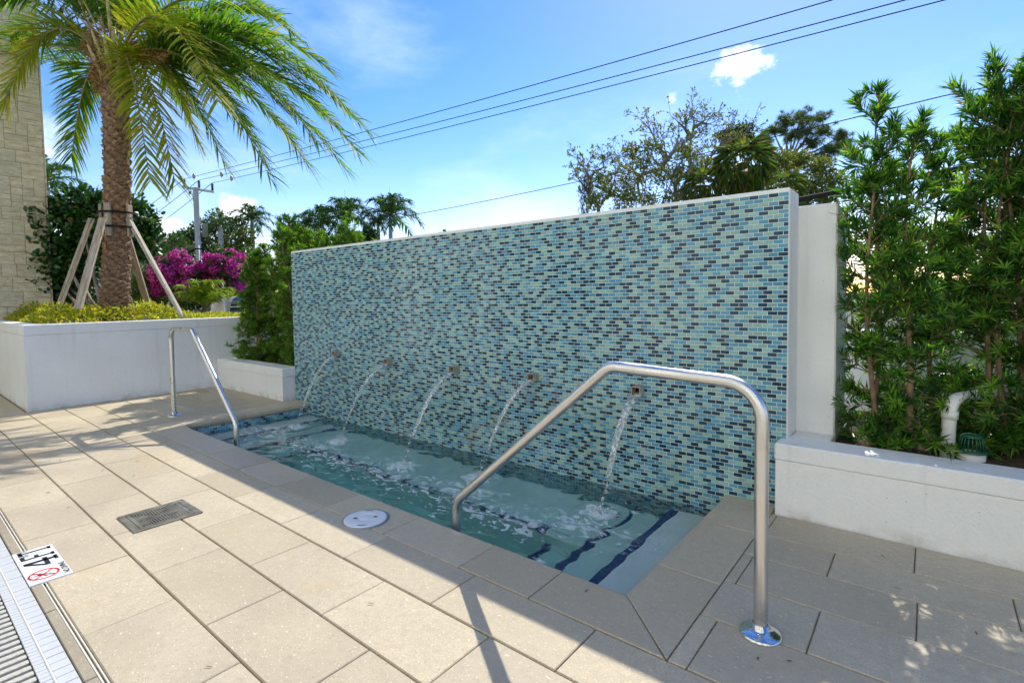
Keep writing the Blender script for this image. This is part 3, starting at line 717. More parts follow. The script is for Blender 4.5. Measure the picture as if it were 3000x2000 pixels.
# ------------------------------------------------------------------ mosaic wall
wall = thing('mosaic_wall', 'tall white wall faced with blue and green glass mosaic tiles', 'wall', (-3.4, 3.4, 0))
WX0, WX1 = -6.187, -.632
b = MB(); b.box(WX0, WX1, 3.309, 3.558, -.90, 1.848, .006); sub(b, 'wall_body', M['stucco'], wall)
b = MB(); b.box(WX0 + .006, WX1 - .004, 3.3065, 3.312, -.50, 1.8255); sub(b, 'grout', M['grout'], wall)
b = MB(); b.box(-.80, -.43, 3.5565, 4.02, -.05, 1.772, .008); sub(b, 'column', M['stucco_rough'], wall)
TP, TR = .0533, .02428; gx_, gz_ = .0034, .0034
NR = int((1.824 + .49) / TR)
kinds = ('tile_dark', 'tile_blue', 'tile_pale')
tiles = []
prev = []
for r in range(NR):
    zt = 1.824 - r * TR
    off = 0 if r % 2 == 0 else TP / 2
    x = WX1 - .005
    first = True; line = []
    seq = [2, 2]
    while x > WX0 + .008:
        wd = TP if not (first and off) else TP / 2
        first = False
        a = max(x - wd, WX0 + .008)
        ci = len(line)
        pw = [.46, .40, .30]
        near_ = [c for (xx, c) in prev if abs(xx - (a + x) / 2) < TP * .6]
        for q_ in near_: pw[q_] *= (.42, .62, .62)[q_]
        if seq[-1] == 0: pw[0] *= .42
        if seq[-1] == 0 and seq[-2] == 0: pw[0] = 0
        if seq[-1] == seq[-2]: pw[seq[-1]] *= .25
        s_ = sum(pw); u = random.random() * s_
        c = 0 if u < pw[0] else (1 if u < pw[0] + pw[1] else 2)
        seq.append(c); line.append(((a + x) / 2, c))
        if x - a > .010: tiles.append((a, x, zt - TR, zt, c))
        x -= wd
    prev = line
def tile_shape(hw, hh, d=.0024):
    be = .0010
    vs = [(-hw, 0, -hh), (hw, 0, -hh), (hw, 0, hh), (-hw, 0, hh),
          (-hw, -d + be, -hh), (hw, -d + be, -hh), (hw, -d + be, hh), (-hw, -d + be, hh),
          (-hw + be, -d, -hh + be), (hw - be, -d, -hh + be), (hw - be, -d, hh - be), (-hw + be, -d, hh - be)]
    fs = []
    for k in range(4):
        k2 = (k + 1) % 4; fs += [(k, k2, 4 + k2, 4 + k), (4 + k, 4 + k2, 8 + k2, 8 + k)]
    fs.append((8, 9, 10, 11)); return vs, fs
def scr(t):
    p = Vector(((t[0] + t[1]) / 2, 3.305, (t[2] + t[3]) / 2)) - Vector((0, 0, EYE)); return p.length
full = [t for t in tiles if t[1] - t[0] > TP * .9 and t[2] > WZ + .01 and not (t[1] > -.67 and t[2] < .41) and not (t[1] > XR and t[2] < .0)]
full.sort(key=scr); big = set(full[:296])
tm = {}
for c in range(3):
    mb = MB(); vs, fs = tile_shape(TP / 2 - gx_ / 2, TR / 2 - gz_ / 2); mb.add(vs, fs); tm[c] = mb.mesh('tile', M[kinds[c]])
rest = MB()
for t in tiles:
    cx, cz = (t[0] + t[1]) / 2, (t[2] + t[3]) / 2
    if t in big:
        place(tm[t[4]], 'tile', wall, (cx, 3.3064, cz), (random.uniform(-.012, .012), 0, random.uniform(-.008, .008)))
    else:
        vs, fs = tile_shape((t[1] - t[0] - gx_) / 2, TR / 2 - gz_ / 2)
        ra, rb = random.uniform(-.012, .012), random.uniform(-.008, .008)
        rest.add([(cx + x, 3.3064 + y + z * ra + x * rb, cz + z) for x, y, z in vs], fs, t[4])
o = sub(rest, 'mosaic', [M[k] for k in kinds], wall); o['kind'] = 'stuff'

# waterline tiles under the coping (left end, right end and front)
def band_tiles(name, origin, ux, nrm, length, rows, z0):
    mb = MB(); ux = Vector(ux); nv = Vector(nrm)
    for r in range(rows):
        x = -(TP / 2 if r % 2 else 0); zc = z0 - r * TR - TR / 2; last = 2
        while x < length:
            a, bb = max(x, 0), min(x + TP, length); x += TP
            if bb - a < .012: continue
            c = random.choices((0, 1, 2), (.30 if last else .08, .35, .35))[0]; last = c
            vs, fs = tile_shape((bb - a - gx_) / 2, TR / 2 - gz_ / 2)
            cen = Vector(origin) + ux * ((a + bb) / 2)
            mb.add([cen + ux * p[0] + nv * (-p[1]) + Vector((0, 0, zc + p[2])) for p in vs], fs, c)
    o = sub(mb, name, [M[k] for k in kinds], basin); o['kind'] = 'stuff'
    return o
band_tiles('waterline_tiles', (XL - .0115, 3.300, 0), (0, -1, 0), (1, 0, 0), 3.300 - YF, 9, -.064)
band_tiles('waterline_tiles', (XR + .0115, YF, 0), (0, 1, 0), (-1, 0, 0), 3.300 - YF, 9, -.064)
band_tiles('waterline_tiles', (XL, YF - .0115, 0), (1, 0, 0), (0, 1, 0), XR - XL, 9, -.064)
gb = MB(); gb.box(XL - .013, XL - .0115, YF - .0115, 3.300, -.30, -.064); sub(gb, 'grout', M['grout'], basin)

# ------------------------------------------------------------------ low walls and planters
def capped(name, label, cat, x0, x1, y0, y1, h, seam, mat, bev=.008):
    t = thing(name, label, cat, ((x0 + x1) / 2, (y0 + y1) / 2, 0))
    b = MB(); b.box(x0 + .005, x1 - .005, y0 + .005, y1 - .005, -.05, h - seam - .0005, .003); sub(b, 'wall_body', mat, t)
    b = MB(); b.box(x0, x1, y0, y1, h - seam, h, bev); sub(b, 'wall_cap', mat, t)
    return t
capped('ledge_wall', 'long low white ledge wall in front of podocarpus hedge', 'wall', -.672, 5.0, 3.169, 3.39, .406, .094, M['stucco_rough'])
b = MB(); b.box(-.628, -.43, 3.392, 3.557, -.05, .404, .004); nf = b.build('niche_sill', M['stucco_rough']); nf.parent = wall; nf.location = -wall.location
capped('low_wall', 'short low white wall between planter and mosaic wall', 'wall', -8.098, -6.202, 3.15, 3.37, .405, .116, M['stucco_rough'])
# tall planter
pl = thing('planter', 'tall white stucco planter holding the palm', 'planter', (-9.7, 4.0, 0))
PX0, PX1, PY0, PY1, PH = -11.45, -8.1, 1.09, 7.2, 1.0
for (x0, x1, y0, y1) in ((PX1 - .2, PX1, PY0, PY1), (PX0, PX1 - .2, PY0, PY0 + .2), (PX0, PX0 + .2, PY0 + .2, PY1), (PX0 + .2, PX1 - .2, PY1 - .2, PY1)):
    b = MB(); q = .005
    b.box(x0 + (q if x0 == PX0 else 0), x1 - (q if x1 == PX1 else 0), y0 + (q if y0 == PY0 else 0), y1 - (q if y1 == PY1 else 0), -.05, PH - .122); sub(b, 'wall_body', M['stucco'], pl)
    b = MB(); b.box(x0, x1, y0, y1, PH - .12, PH, .006); sub(b, 'wall_cap', M['stucco'], pl)
b = MB(); b.box(PX0 + .19, PX1 - .19, PY0 + .19, PY1 - .19, .80, .92); sub(b, 'soil', M['soil'], pl)
b = MB(); b.box(-8.09, -6.19, 3.365, 5.2, -.05, .33); tag(b.build('soil', M['soil']), kind='structure')
b = MB(); b.box(-.425, 5.0, 3.385, 4.60, -.05, .365); tag(b.build('soil', M['soil']), kind='structure')
b = MB(); b.box(-2.2, 6.5, 4.60, 4.78, -.05, .965, .008); bw = b.build('garden_wall', M['stucco']); tag(bw, 'sunlit white garden wall standing behind the podocarpus hedge', 'wall')

# ------------------------------------------------------------------ coral stone tower
tw = thing('stone_tower', 'tall building corner clad in tan coral stone blocks', 'building', (-12.5, .2, 0))
b = MB(); b.box(-14.5, -11.53, -2.6, 1.915, -.05, 10.5); sub(b, 'wall', M['cream'], tw)
z = 0.0; rr = random.Random(11); rest_b = MB()
while z < 10.4:
    big_h = rr.choice((.20, .24, .28)); y = 1.918
    while y > -2.6:
        wd = rr.choice((.14, .18, .22, .28, .34)); y0 = max(y - wd, -2.6); u = rr.random()
        rows_ = [(0, big_h)] if u < .5 else ([(0, big_h * .4), (big_h * .4, big_h)] if u < .75 else [(0, big_h * .6), (big_h * .6, big_h)])
        for a, c in rows_:
            d = rr.uniform(.0, .006); args = (-.028, d, -(y - y0) / 2 + .0018, (y - y0) / 2 - .0018, -(c - a) / 2 + .0018, (c - a) / 2 - .0018)
            cen = Vector((-11.5, (y + y0) / 2, z + (a + c) / 2))
            if y0 > .75 and .6 < z < 6.7:
                bb = MB(); bb.box(*args, .003); o = bb.build('stone_block', M['coral'], tw); o.location = cen - tw.location
            else: rest_b.box(*args, M=Matrix.Translation(cen))
        y = y0
    z += big_h
o = sub(rest_b, 'stone_cladding', M['coral'], tw); o['kind'] = 'stuff'
b = MB(); b.box(-14.4, -11.505, 1.921, 1.945, -.05, 10.45, .004); sub(b, 'corner_return', M['coral'], tw)

# ------------------------------------------------------------------ handrails
def fillet(pts, rads, n=9):
    pts = [Vector(p) for p in pts]; out = [pts[0]]
    for i in range(1, len(pts) - 1):
        p = pts[i]; a = (pts[i - 1] - p).normalized(); c = (pts[i + 1] - p).normalized()
        ang = a.angle(c); r = rads[i - 1]; d = r / math.tan(ang / 2)
        cen = p + (a + c).normalized() * (r / math.sin(ang / 2))
        s0, s1 = p + a * d - cen, p + c * d - cen
        tot = s0.angle(s1); ax = s0.cross(s1).normalized()
        for k in range(n + 1):
            out.append(cen + Matrix.Rotation(tot * k / n, 3, ax) @ s0)
    out.append(pts[-1]); return out
def rail(x0, y, sgn, pts, rads, label):
    t = thing('handrail', label, 'handrail', (x0, y, 0), 'steel handrails into the spa')
    path0 = fillet([(x0 + sgn * u, y, z) for u, z in pts], rads); path = [path0[0]]
    for q in path0[1:]:
        n_ = max(1, int((q - path[-1]).length / .06)); a_ = path[-1].copy()
        path += [a_.lerp(q, k / n_) for k in range(1, n_ + 1)]
    b = MB(); b.tube(path, .0243, 24); sub(b, 'tube', M['steel'], t)
    b = MB(); prof = [(.0255, .042), (.0285, .042), (.0285, .022), (.045, .018), (.066, .011), (.073, .006), (.073, 0.0)]
    b.lathe(prof, 40, (x0, y, .0)); sub(b, 'escutcheon', M['chrome'], t)
rail(-.465, 2.004, -1, [(0, -.02), (0, .918), (.615, .944), (1.575, .115), (1.575, -.62)], (.135, .10, .13), 'steel handrail with its round flange beside the spa steps')
rail(-6.427, 2.042, 1, [(0, -.02), (0, .955), (.60, .960), (1.535, .14), (1.535, -.62)], (.125, .08, .13), 'steel handrail standing in front of the tall white planter')

# ------------------------------------------------------------------ deck fittings
dr = thing('deck_drain', 'square metal deck drain grate set in pavers', 'drain', (-3.485, 1.012, .001))
dx0, dx1, dy0, dy1 = -3.645, -3.325, .842, 1.182
b = MB(); b.box(dx0 + .01, dx1 - .01, dy0 + .01, dy1 - .01, -.02, .0035); sub(b, 'sump_shade', M['opening_shade'], dr)  # dark plate drawn for the shade under the bars
b = MB(); F_ = .034
b.box(dx0, dx1, dy0, dy0 + F_, 0.0, .0075, .001); b.box(dx0, dx1, dy1 - F_, dy1, 0, .0075, .001)
b.box(dx0, dx0 + F_ * .7, dy0 + F_, dy1 - F_, 0, .0075, .001); b.box(dx1 - F_ * .7, dx1, dy0 + F_, dy1 - F_, 0, .0075, .001)
sub(b, 'frame', M['drain_metal'], dr)
ix0, ix1, iy0, iy1 = dx0 + F_ * .7 + .003, dx1 - F_ * .7 - .003, dy0 + F_ + .003, dy1 - F_ - .003
icx, icy = (ix0 + ix1) / 2, (iy0 + iy1) / 2
b = MB()
rim = .018
b.box(ix0, ix1, iy0, iy0 + rim, .0005, .007); b.box(ix0, ix1, iy1 - rim, iy1, .0005, .007); b.box(ix0, ix0 + rim, iy0 + rim, iy1 - rim, .0005, .007); b.box(ix1 - rim, ix1, iy0 + rim, iy1 - rim, .0005, .007)
sub(b, 'plate', M['drain_metal'], dr)
# four triangular fields of bars meeting at the middle
ww, hh = (ix1 - ix0) / 2 - rim, (iy1 - iy0) / 2 - rim
nb = 17
for k in range(nb + 1):                                                   # coarse bars, two opposite fields
    y = -hh + 2 * hh * k / nb; half = abs(y) / hh
    x_in = ww * half
    for sg in (-1, 1):
        b = MB(); L = ww - x_in
        if L > .012:
            b.box(icx + (sg * ww if sg < 0 else x_in), icx + (-x_in if sg < 0 else ww), icy + y - .0042, icy + y + .0042, .0006, .0068); sub(b, 'grate_bar', M['drain_metal'], dr)
fine = MB()
for k in range(25):
    x = -ww + 2 * ww * k / 24; lo = abs(x) / ww * hh
    if hh - lo > .01:
        for sg in (-1, 1):
            fine.box(icx + x - .0034, icx + x + .0034, icy + (lo if sg > 0 else -hh), icy + (hh if sg > 0 else -lo), .0008, .0064)
o = sub(fine, 'fine_bars', M['drain_metal'], dr); o['kind'] = 'stuff'

sk = thing('skimmer_lid', 'round white plastic skimmer lid in the spa coping', 'lid', (-2.472, 1.712, 0))
b = MB(); b.lathe([(.131, .0), (.131, .004), (.122, .005)], 48, (-2.472, 1.712, .0015)); sub(b, 'ring', M['grey_metal'], sk)
b = MB(); b.lathe([(.1195, .002), (.1195, .0065), (.112, .0085), (.04, .0098), (.038, .0090), (.036, .0098), (.0001, .0100)], 48, (-2.472, 1.712, .0015)); sub(b, 'lid', M['plastic_white'], sk)
for a0, r_, sz in ((.85, .055, 'h'), (3.95, .055, 'h')):
    b = MB(); c = Vector((-2.472 + math.cos(a0) * r_, 1.712 + math.sin(a0) * r_, 0)); tdir = Vector((-math.sin(a0), math.cos(a0), 0)); rd = Vector((math.cos(a0), math.sin(a0), 0))
    b.add([c - rd * .016, c + tdir * .010 + Vector((0, 0, 0)), c + rd * .016, c - tdir * .010], [(0, 3, 2, 1)]); o = sub(b, 'finger_hole', M['opening_shade'], sk); o.location.z = .0125  # flat dark patch painted as the shade of a hole
for a0 in (2.3, 5.44):
    b = MB(); ring = []
    for k in range(9):
        a = a0 - .22 + .44 * k / 8; ring.append((a, .098)); 
    vs = [(-2.472 + math.cos(a) * r, 1.712 + math.sin(a) * r, 0) for a, _ in ring for r in (.095, .101)]
    b.add(vs, [(2 * k, 2 * k + 1, 2 * k + 3, 2 * k + 2) for k in range(8)]); o = sub(b, 'slot', M['opening_shade'], sk); o.location.z = .0120

# depth marker: 4 FT / NO DIVING
dm = thing('depth_marker', 'white depth marker sign reading 4 FT NO DIVING', 'sign', (-3.297, .461, .0))
b = MB(); b.box(-3.525, -3.069, .3865, .536, -.004, .0055, .001); sub(b, 'plate', M['sign_white'], dm)
def text(body, size, loc, parent, name, mat, rot=math.pi, sx=1.0, z=.0062, bold=.0, ax=None):
    cu = bpy.data.curves.new(name, 'FONT'); cu.body = body; cu.size = size; cu.extrude = .0002; cu.offset = bold; cu.align_x = 'CENTER'; cu.align_y = 'CENTER'
    t = bpy.data.objects.new(name, cu); COL.objects.link(t); bpy.context.view_layer.update()
    me = bpy.data.meshes.new_from_object(t.evaluated_get(bpy.context.evaluated_depsgraph_get())); bpy.data.objects.remove(t)
    me.materials.clear(); me.materials.append(mat)
    o = mesh_obj(name, me, parent); o.location = Vector(loc) - parent.location; o.rotation_euler = (0, 0, rot) if ax is None else ax; o.scale = (sx, 1, 1); return o
# slab letters drawn as strokes: u runs to the reader's right (-X), v up the letter (-Y)
def strokes(segs, u0, v0, name):
    b = MB()
    for (a0, b0, a1, b1) in segs: b.box(-(u0 + a1) - 3.297, -(u0 + a0) - 3.297, .461 - (v0 + b1), .461 - (v0 + b0), .0056, .0062)
    return sub(b, name, M['sign_black'], dm)
def poly_stroke(pts, name):
    b = MB(); b.add([(-u - 3.297, .461 - v, .0062) for u, v in pts], [tuple(range(len(pts)))[::-1]]); return sub(b, name, M['sign_black'], dm)
# '4'
d4 = MB()
def q4(pts): d4.add([(-u - 3.297, .461 - v, .0062) for u, v in pts], [tuple(range(len(pts)))])
q4([(.022, -.060), (.047, -.060), (.047, .058), (.022, .058)]); q4([(-.040, -.030), (.068, -.030), (.068, -.012), (-.040, -.012)])
q4([(-.040, -.012), (-.018, -.012), (.047, .058), (.022, .058)]); q4([(.006, -.066), (.062, -.066), (.062, -.052), (.006, -.052)])
o = sub(d4, 'digit', M['sign_black'], dm)
for i in range(1): o.location.z += .0000
strokes([(.090, -.064, .106, .058), (.106, .042, .150, .058), (.106, -.008, .134, .008), (.142, .024, .150, .058), (.080, -.064, .116, -.052)], 0, 0, 'letter')
strokes([(.182, -.064, .198, .058), (.160, .042, .220, .058), (.160, .022, .168, .058), (.212, .022, .220, .058), (.172, -.064, .208, -.052)], 0, 0, 'letter')
text('NO DIVING', .030, (-3.165, .523, .0062), dm, 'lettering', M['sign_black'], sx=.95, bold=.0006)
cc = (-3.155, .448)
b = MB()
n = 40; ro, ri = .056, .047
vs = [(cc[0] + r * math.cos(2 * math.pi * k / n), cc[1] + r * math.sin(2 * math.pi * k / n), .0066) for k in range(n) for r in (ri, ro)]
b.add(vs, [(2 * k, 2 * k + 1, 2 * ((k + 1) % n) + 1, 2 * ((k + 1) % n)) for k in range(n)])
for ang in (math.pi / 4, -math.pi / 4):
    c_, s_ = math.cos(ang), math.sin(ang); L, w = .049, .0035
    b.add([(cc[0] + c_ * x - s_ * y, cc[1] + s_ * x + c_ * y, .0068 + (.0002 if ang > 0 else 0)) for x, y in ((-L, -w), (L, -w), (L, w), (-L, w))], [(0, 1, 2, 3)])
sub(b, 'prohibition_ring', M['sign_red'], dm)
b = MB()
def fig(pts): b.add([(cc[0] - u, cc[1] - v, .0064) for u, v in pts], [tuple(range(len(pts)))])
fig([(-.004, .026), (.004, .026), (.004, .034), (-.004, .034)]); fig([(-.010, .000), (.004, .004), (.006, .024), (-.004, .024)])
fig([(-.030, -.010), (-.010, .000), (-.006, .008), (-.030, -.004)]); fig([(.004, .016), (.022, .008), (.022, .012), (.004, .022)])
for k in range(5): fig([(-.036 + .014 * k, -.022), (-.029 + .014 * k, -.018), (-.022 + .014 * k, -.022), (-.029 + .014 * k, -.020)])
sub(b, 'diver', M['sign_black'], dm)

# ------------------------------------------------------------------ fittings in the ledge bed
pp = on_z(2772, 1338, .366); pv = thing('drain_pipe', 'white plastic drain pipe with elbow in the bed', 'pipe', (pp.x, pp.y, .36))
PR = .031; ez = .675
b = MB(); b.tube(fillet([(pp.x, pp.y, .30), (pp.x + .012, pp.y, ez), (pp.x + .62, 4.61, ez + .02)], (.07,), 8), PR, 20); sub(b, 'pipe', M['pvc'], pv)
b = MB(); b.tube([(pp.x + .0085, pp.y, ez - .10), (pp.x + .011, pp.y, ez - .055)], PR + .006, 20); sub(b, 'collar', M['pvc'], pv)
text('CHA', .030, (pp.x + .018, pp.y - PR - .0012, .415), pv, 'pipe_print', M['pvc_print'], ax=(math.pi / 2, -math.pi / 2, 0))
dp = on_z(2848, 1352, .366); dg = thing('dome_drain', 'green plastic dome drain cap on a white collar', 'drain', (dp.x, dp.y + .06, .36))
c = (dp.x, dp.y + .06, .35)
b = MB(); b.lathe([(.058, .0), (.058, .052), (.048, .054), (.048, 0)], 28, c); sub(b, 'collar', M['pvc'], dg)
b = MB(); b.lathe([(.067, .054), (.067, .064), (.052, .066), (.052, .054)], 28, c); b.lathe([(.044, .132), (.042, .142), (.03, .147), (.0001, .148)], 28, c); sub(b, 'cap', M['dome_green'], dg)
for k in range(20):
    a = 2 * math.pi * k / 20
    b = MB(); b.tube([(c[0] + .056 * math.cos(a), c[1] + .056 * math.sin(a), c[2] + .064), (c[0] + .051 * math.cos(a), c[1] + .051 * math.sin(a), c[2] + .11), (c[0] + .043 * math.cos(a), c[1] + .043 * math.sin(a), c[2] + .136)], .0035, 5); sub(b, 'rib', M['dome_green'], dg)

# ------------------------------------------------------------------ plants: generators
def perp(a):
    a = unit(np.asarray(a, float)); r = np.cross(a, [0, 0, 1.0]); l = np.linalg.norm(r)
    return r / l if l > 1e-3 else np.array([1.0, 0, 0])
def shrub(base, h, r, nst, seed, leafmat, L=(.06, .095), Wd=.0105, label='', group=None, nbr=70, keep=None, spread=(1, 1), lean=(0, 0), name='podocarpus_shrub', sub_n=2, low=.06, dens=1.0):
    rg = np.random.default_rng(seed)
    t = thing(name, label, 'shrub', base, group)
    lv = Leaves(); yl = Leaves(); st = MB()
    base = np.array(base, float)
    for s in range(nst):
        p0 = base + np.array([rg.uniform(-.5, .5) * r * spread[0], rg.uniform(-.5, .5) * r * spread[1], 0])
        hs_ = h * (1 - .28 * s / max(1, nst) * rg.uniform(.3, 1))
        ln = np.array([lean[0] + rg.normal(0, .05), lean[1] + rg.normal(0, .05)]) * hs_
        path = []
        for k in range(9):
            u = k / 8; path.append(p0 + np.array([ln[0] * u + .03 * math.sin(u * 5 + s), ln[1] * u + .03 * math.cos(u * 4 + s * 2), hs_ * u]))
        path = np.array(path)
        r0 = .008 + .005 * h * rg.uniform(.4, .9)
        part = MB(); part.tube(path, [r0 * (1 - .85 * k / 8) + .002 for k in range(9)], 7)
        sub(part, 'stem', M['bark'], t)
        for b_ in range(nbr):
            u = low + (1 - low) * ((b_ + rg.uniform(0, 1)) / nbr) ** 1.12
            i = min(int(u * 8), 7); f = u * 8 - i; p = path[i] * (1 - f) + path[i + 1] * f
            az = b_ * 2.39996 + rg.normal(0, .3); el = rg.uniform(.15, .75) + .65 * u ** 3 - (.45 if u < .22 else 0)
            d = np.array([math.cos(az) * math.cos(el) * spread[0], math.sin(az) * math.cos(el) * spread[1], math.sin(el)]); d = unit(d)
            ln_ = r * rg.uniform(.55, 1.05) * (1 - .45 * u ** 2.5) * (1.0 if u > .12 else .8)
            if rg.random() < .08: ln_ *= 1.35
            def twig(p, d, ln_, n_leaf, rad):
                q = p + d * ln_; mid = p + d * ln_ * .5 + np.array([0, 0, .06 * ln_])
                st.tube([p, mid, q], [rad, rad * .7, rad * .3], 3, caps=False)
                tt = rg.uniform(.22, 1.0, n_leaf) ** .8
                c = (1 - tt)[:, None] ** 2 * p + 2 * (tt * (1 - tt))[:, None] * mid + (tt ** 2)[:, None] * q
                sd = perp(d); up = np.cross(sd, d); ph = np.arange(n_leaf) * 2.4 + rg.uniform(0, 6)
                rad_ = np.cos(ph)[:, None] * sd + np.sin(ph)[:, None] * up
                ax = d[None] * (.45 + .55 * tt[:, None]) + rad_ * (.95 - .25 * tt[:, None]) + rg.normal(0, .12, (n_leaf, 3)) + np.array([0, 0, .12])
                lv.add(c, ax, d[None] + rg.normal(0, .3, (n_leaf, 3)), rg.uniform(*L, n_leaf), Wd * rg.uniform(.8, 1.2, n_leaf))
                if rg.random() < .75:
                    k_ = 9; ph = np.arange(k_) * 2.4; rd2 = np.cos(ph)[:, None] * sd + np.sin(ph)[:, None] * up
                    yl.add(np.repeat(q[None], k_, 0), d[None] * rg.uniform(.35, .9, (k_, 1)) + rd2 * .8 + [0, 0, .2], d[None] + rg.normal(0, .3, (k_, 3)), rg.uniform(L[0] * .7, L[1] * .9, k_), Wd * .95)
                return q, mid
            q, mid = twig(p, d, ln_, int((26 + 40 * ln_ / .4) * dens), .0045)
            for s2 in range(sub_n):
                d2 = unit(d + rg.normal(0, .55, 3) + np.array([0, 0, .15]))
                twig(p + (q - p) * rg.uniform(.35, .8), d2, ln_ * rg.uniform(.35, .6), int(22 * dens), .003)
        lv.add(np.repeat(path[-1:], 14, 0), rg.normal(0, .5, (14, 3)) + [0, 0, .9], rg.normal(size=(14, 3)), rg.uniform(*L, 14), Wd)
    sub(st, 'branches', M['bark'], t)
    o = mesh_obj('foliage', lv.mesh('foliage', leafmat, 'rhomb', .10, .12, keep), t); o.location = -t.location
    o = mesh_obj('new_leaves', yl.mesh('new_leaves', M['podo_tip'], 'rhomb', .10, .12, keep), t); o.location = -t.location
    return t
def keep_right(P):
    return ~((P[:, 0] < -.425) & (P[:, 2] < 1.8) & (P[:, 1] > 3.3)) & ~((P[:, 1] < 3.40) & (P[:, 2] < .42)) & (P[:, 2] > .36) & ~((P[:, 0] < -.62) & (P[:, 2] < 1.9))
SH = [((-.20, 3.70, .36), 1.92, .30, 3, 'podocarpus shrub with thin brown trunks close to the white column', 40),
      ((.10, 4.02, .36), 1.92, .40, 3, 'podocarpus shrub in the bed behind the white drain pipe', 40),
      ((.43, 4.00, .36), 2.02, .40, 3, 'podocarpus shrub beyond the green dome drain', 40),
      ((.74, 3.85, .36), 2.25, .42, 3, 'podocarpus shrub with a leaning stem at the outer end of the ledge bed', 36),
      ((1.45, 3.85, .36), 2.2, .45, 2, 'outermost podocarpus shrub along the ledge wall', 34)]
for i, (bs, h, r, ns, lab, nb_) in enumerate(SH):
    shrub(bs, h, r, ns, 20 + i, M['podo'], L=(.058, .095), Wd=.0112, dens=.78, low=.0, label=lab, group='podocarpus hedge behind the ledge wall', nbr=nb_, keep=keep_right)
def keep_left(P):
    return ~((P[:, 0] > -6.20) & (P[:, 1] > 3.25) & (P[:, 1] < 3.6) & (P[:, 2] < 1.86)) & (P[:, 2] > .34) & ~((P[:, 0] > -6.2) & (P[:, 1] < 3.35)) & ~((P[:, 0] < -8.05) & (P[:, 2] < 1.02)) & ~((P[:, 1] < 3.3) & (P[:, 2] < .4))
SL = [((-7.74, 3.72, .33), 1.60, .34, 3, 'podocarpus shrub touching the tall white planter', .0),
      ((-7.36, 3.85, .33), 1.82, .38, 3, 'podocarpus shrub with a browned twig, second from the planter', .0),
      ((-6.86, 3.80, .33), 1.92, .38, 3, 'pointed podocarpus shrub in the middle of the row behind low wall', .0),
      ((-6.48, 3.72, .33), 1.72, .34, 3, 'podocarpus shrub growing against the mosaic wall edge', .0),
      ((-6.7, 4.6, .33), 1.85, .5, 3, 'pale podocarpus shrub in the rear row behind the mosaic wall', .0)]
for i, (bs, h, r, ns, lab, _) in enumerate(SL):
    shrub(bs, h, r, ns, 40 + i, M['podo_left'], L=(.055, .085), Wd=.011, label=lab, group='podocarpus hedge behind the low wall', nbr=66, keep=keep_left, sub_n=2, low=.0)

def oval_bush(lv, c, rad, n, L, Wd, up=.5, shell=.55, seed=0):
    rg = np.random.default_rng(seed); d = unit(rg.normal(size=(n, 3))); k = rg.uniform(shell, 1.0, (n, 1)) ** .7
    lump = 1 + .16 * np.sin(d[:, :1] * 7 + seed) * np.cos(d[:, 2:] * 6 + seed * 2)
    P = np.asarray(c)[None] + d * k * lump * np.asarray(rad)[None]
    A = d * .8 + rg.normal(0, .55, (n, 3)) + np.array([0, 0, up * .4])
    lv.add(P, A, d + np.array([0, 0, up]) + rg.normal(0, .3, (n, 3)), rg.uniform(L * .7, L * 1.15, n), Wd * rg.uniform(.8, 1.1, n))
# clusia behind the palm
cl = thing('clusia_bush', 'dark green broad-leaved clusia bush behind the palm trunk', 'bush', (-10.2, 2.6, .92))
lv = Leaves(); bc = at(300, 860, 8.9)
LUMPS = [(165, 690, 9.0, .60), (235, 615, 9.0, .42), (150, 800, 9.0, .55), (215, 770, 9.1, .55), (290, 650, 9.2, .45), (380, 650, 8.8, .42), (405, 705, 8.8, .34), (350, 720, 8.9, .36), (330, 620, 9.0, .36), (95, 740, 9.2, .30), (190, 870, 9.2, .5)]
for i, (px, py, d, r) in enumerate(LUMPS):
    oval_bush(lv, at(px, py, d), (r, r, r), int(3000 * r), .105, .060, .6, .45, i)
o = mesh_obj('foliage', lv.mesh('foliage', M['clusia'], 'oval', .10, .10), cl); o.location = -cl.location
st = MB()
for i, (px, py, d, r) in enumerate(LUMPS):
    q = at(px, py, d); b0 = Vector((-10.3 + .15 * math.sin(i * 2), 2.3 + .12 * i * .3, .9)); st.tube([b0, (b0 + q) / 2 + Vector((0, 0, -.12)), q], [.035, .025, .012], 6)
sub(st, 'branches', M['bark_grey'], cl)
# gold ground cover in the planter
lv = Leaves(); rg = np.random.default_rng(5); n = 15000
X = rg.uniform(PX0 + .22, PX1 - .20, n); Y = PY0 + .2 + (rg.uniform(0, 1, n) ** 1.1) * 2.9
edge = np.minimum(PX1 - X, Y - PY0)
hgt = np.array([.14 + .20 * (.5 + .9 * noise.noise(Vector((x * 1.7, y * 1.7, 0)))) + .05 * noise.noise(Vector((x * 8, y * 8, 3))) for x, y in zip(X, Y)])
hgt *= np.clip((edge - .12) / .28, .45, 1.0) * np.where(Y > 2.6, np.clip(1 - (Y - 2.6) * .9, .3, 1), 1)
Zr = .93 + hgt * rg.uniform(.1, 1.0, n) ** .5
lv.add(np.stack([X, Y, Zr], 1), rg.normal(0, .6, (n, 3)) + [.12, -.2, .45], rg.normal(0, .4, (n, 3)) + [0, 0, 1.0], rg.uniform(.035, .062, n), rg.uniform(.018, .028, n))
gc = mesh_obj('gold_groundcover', lv.mesh('gold_groundcover', M['gold'], 'oval', .08, .1)); tag(gc, 'yellow-green groundcover filling the tall white planter', 'groundcover', kind='stuff')

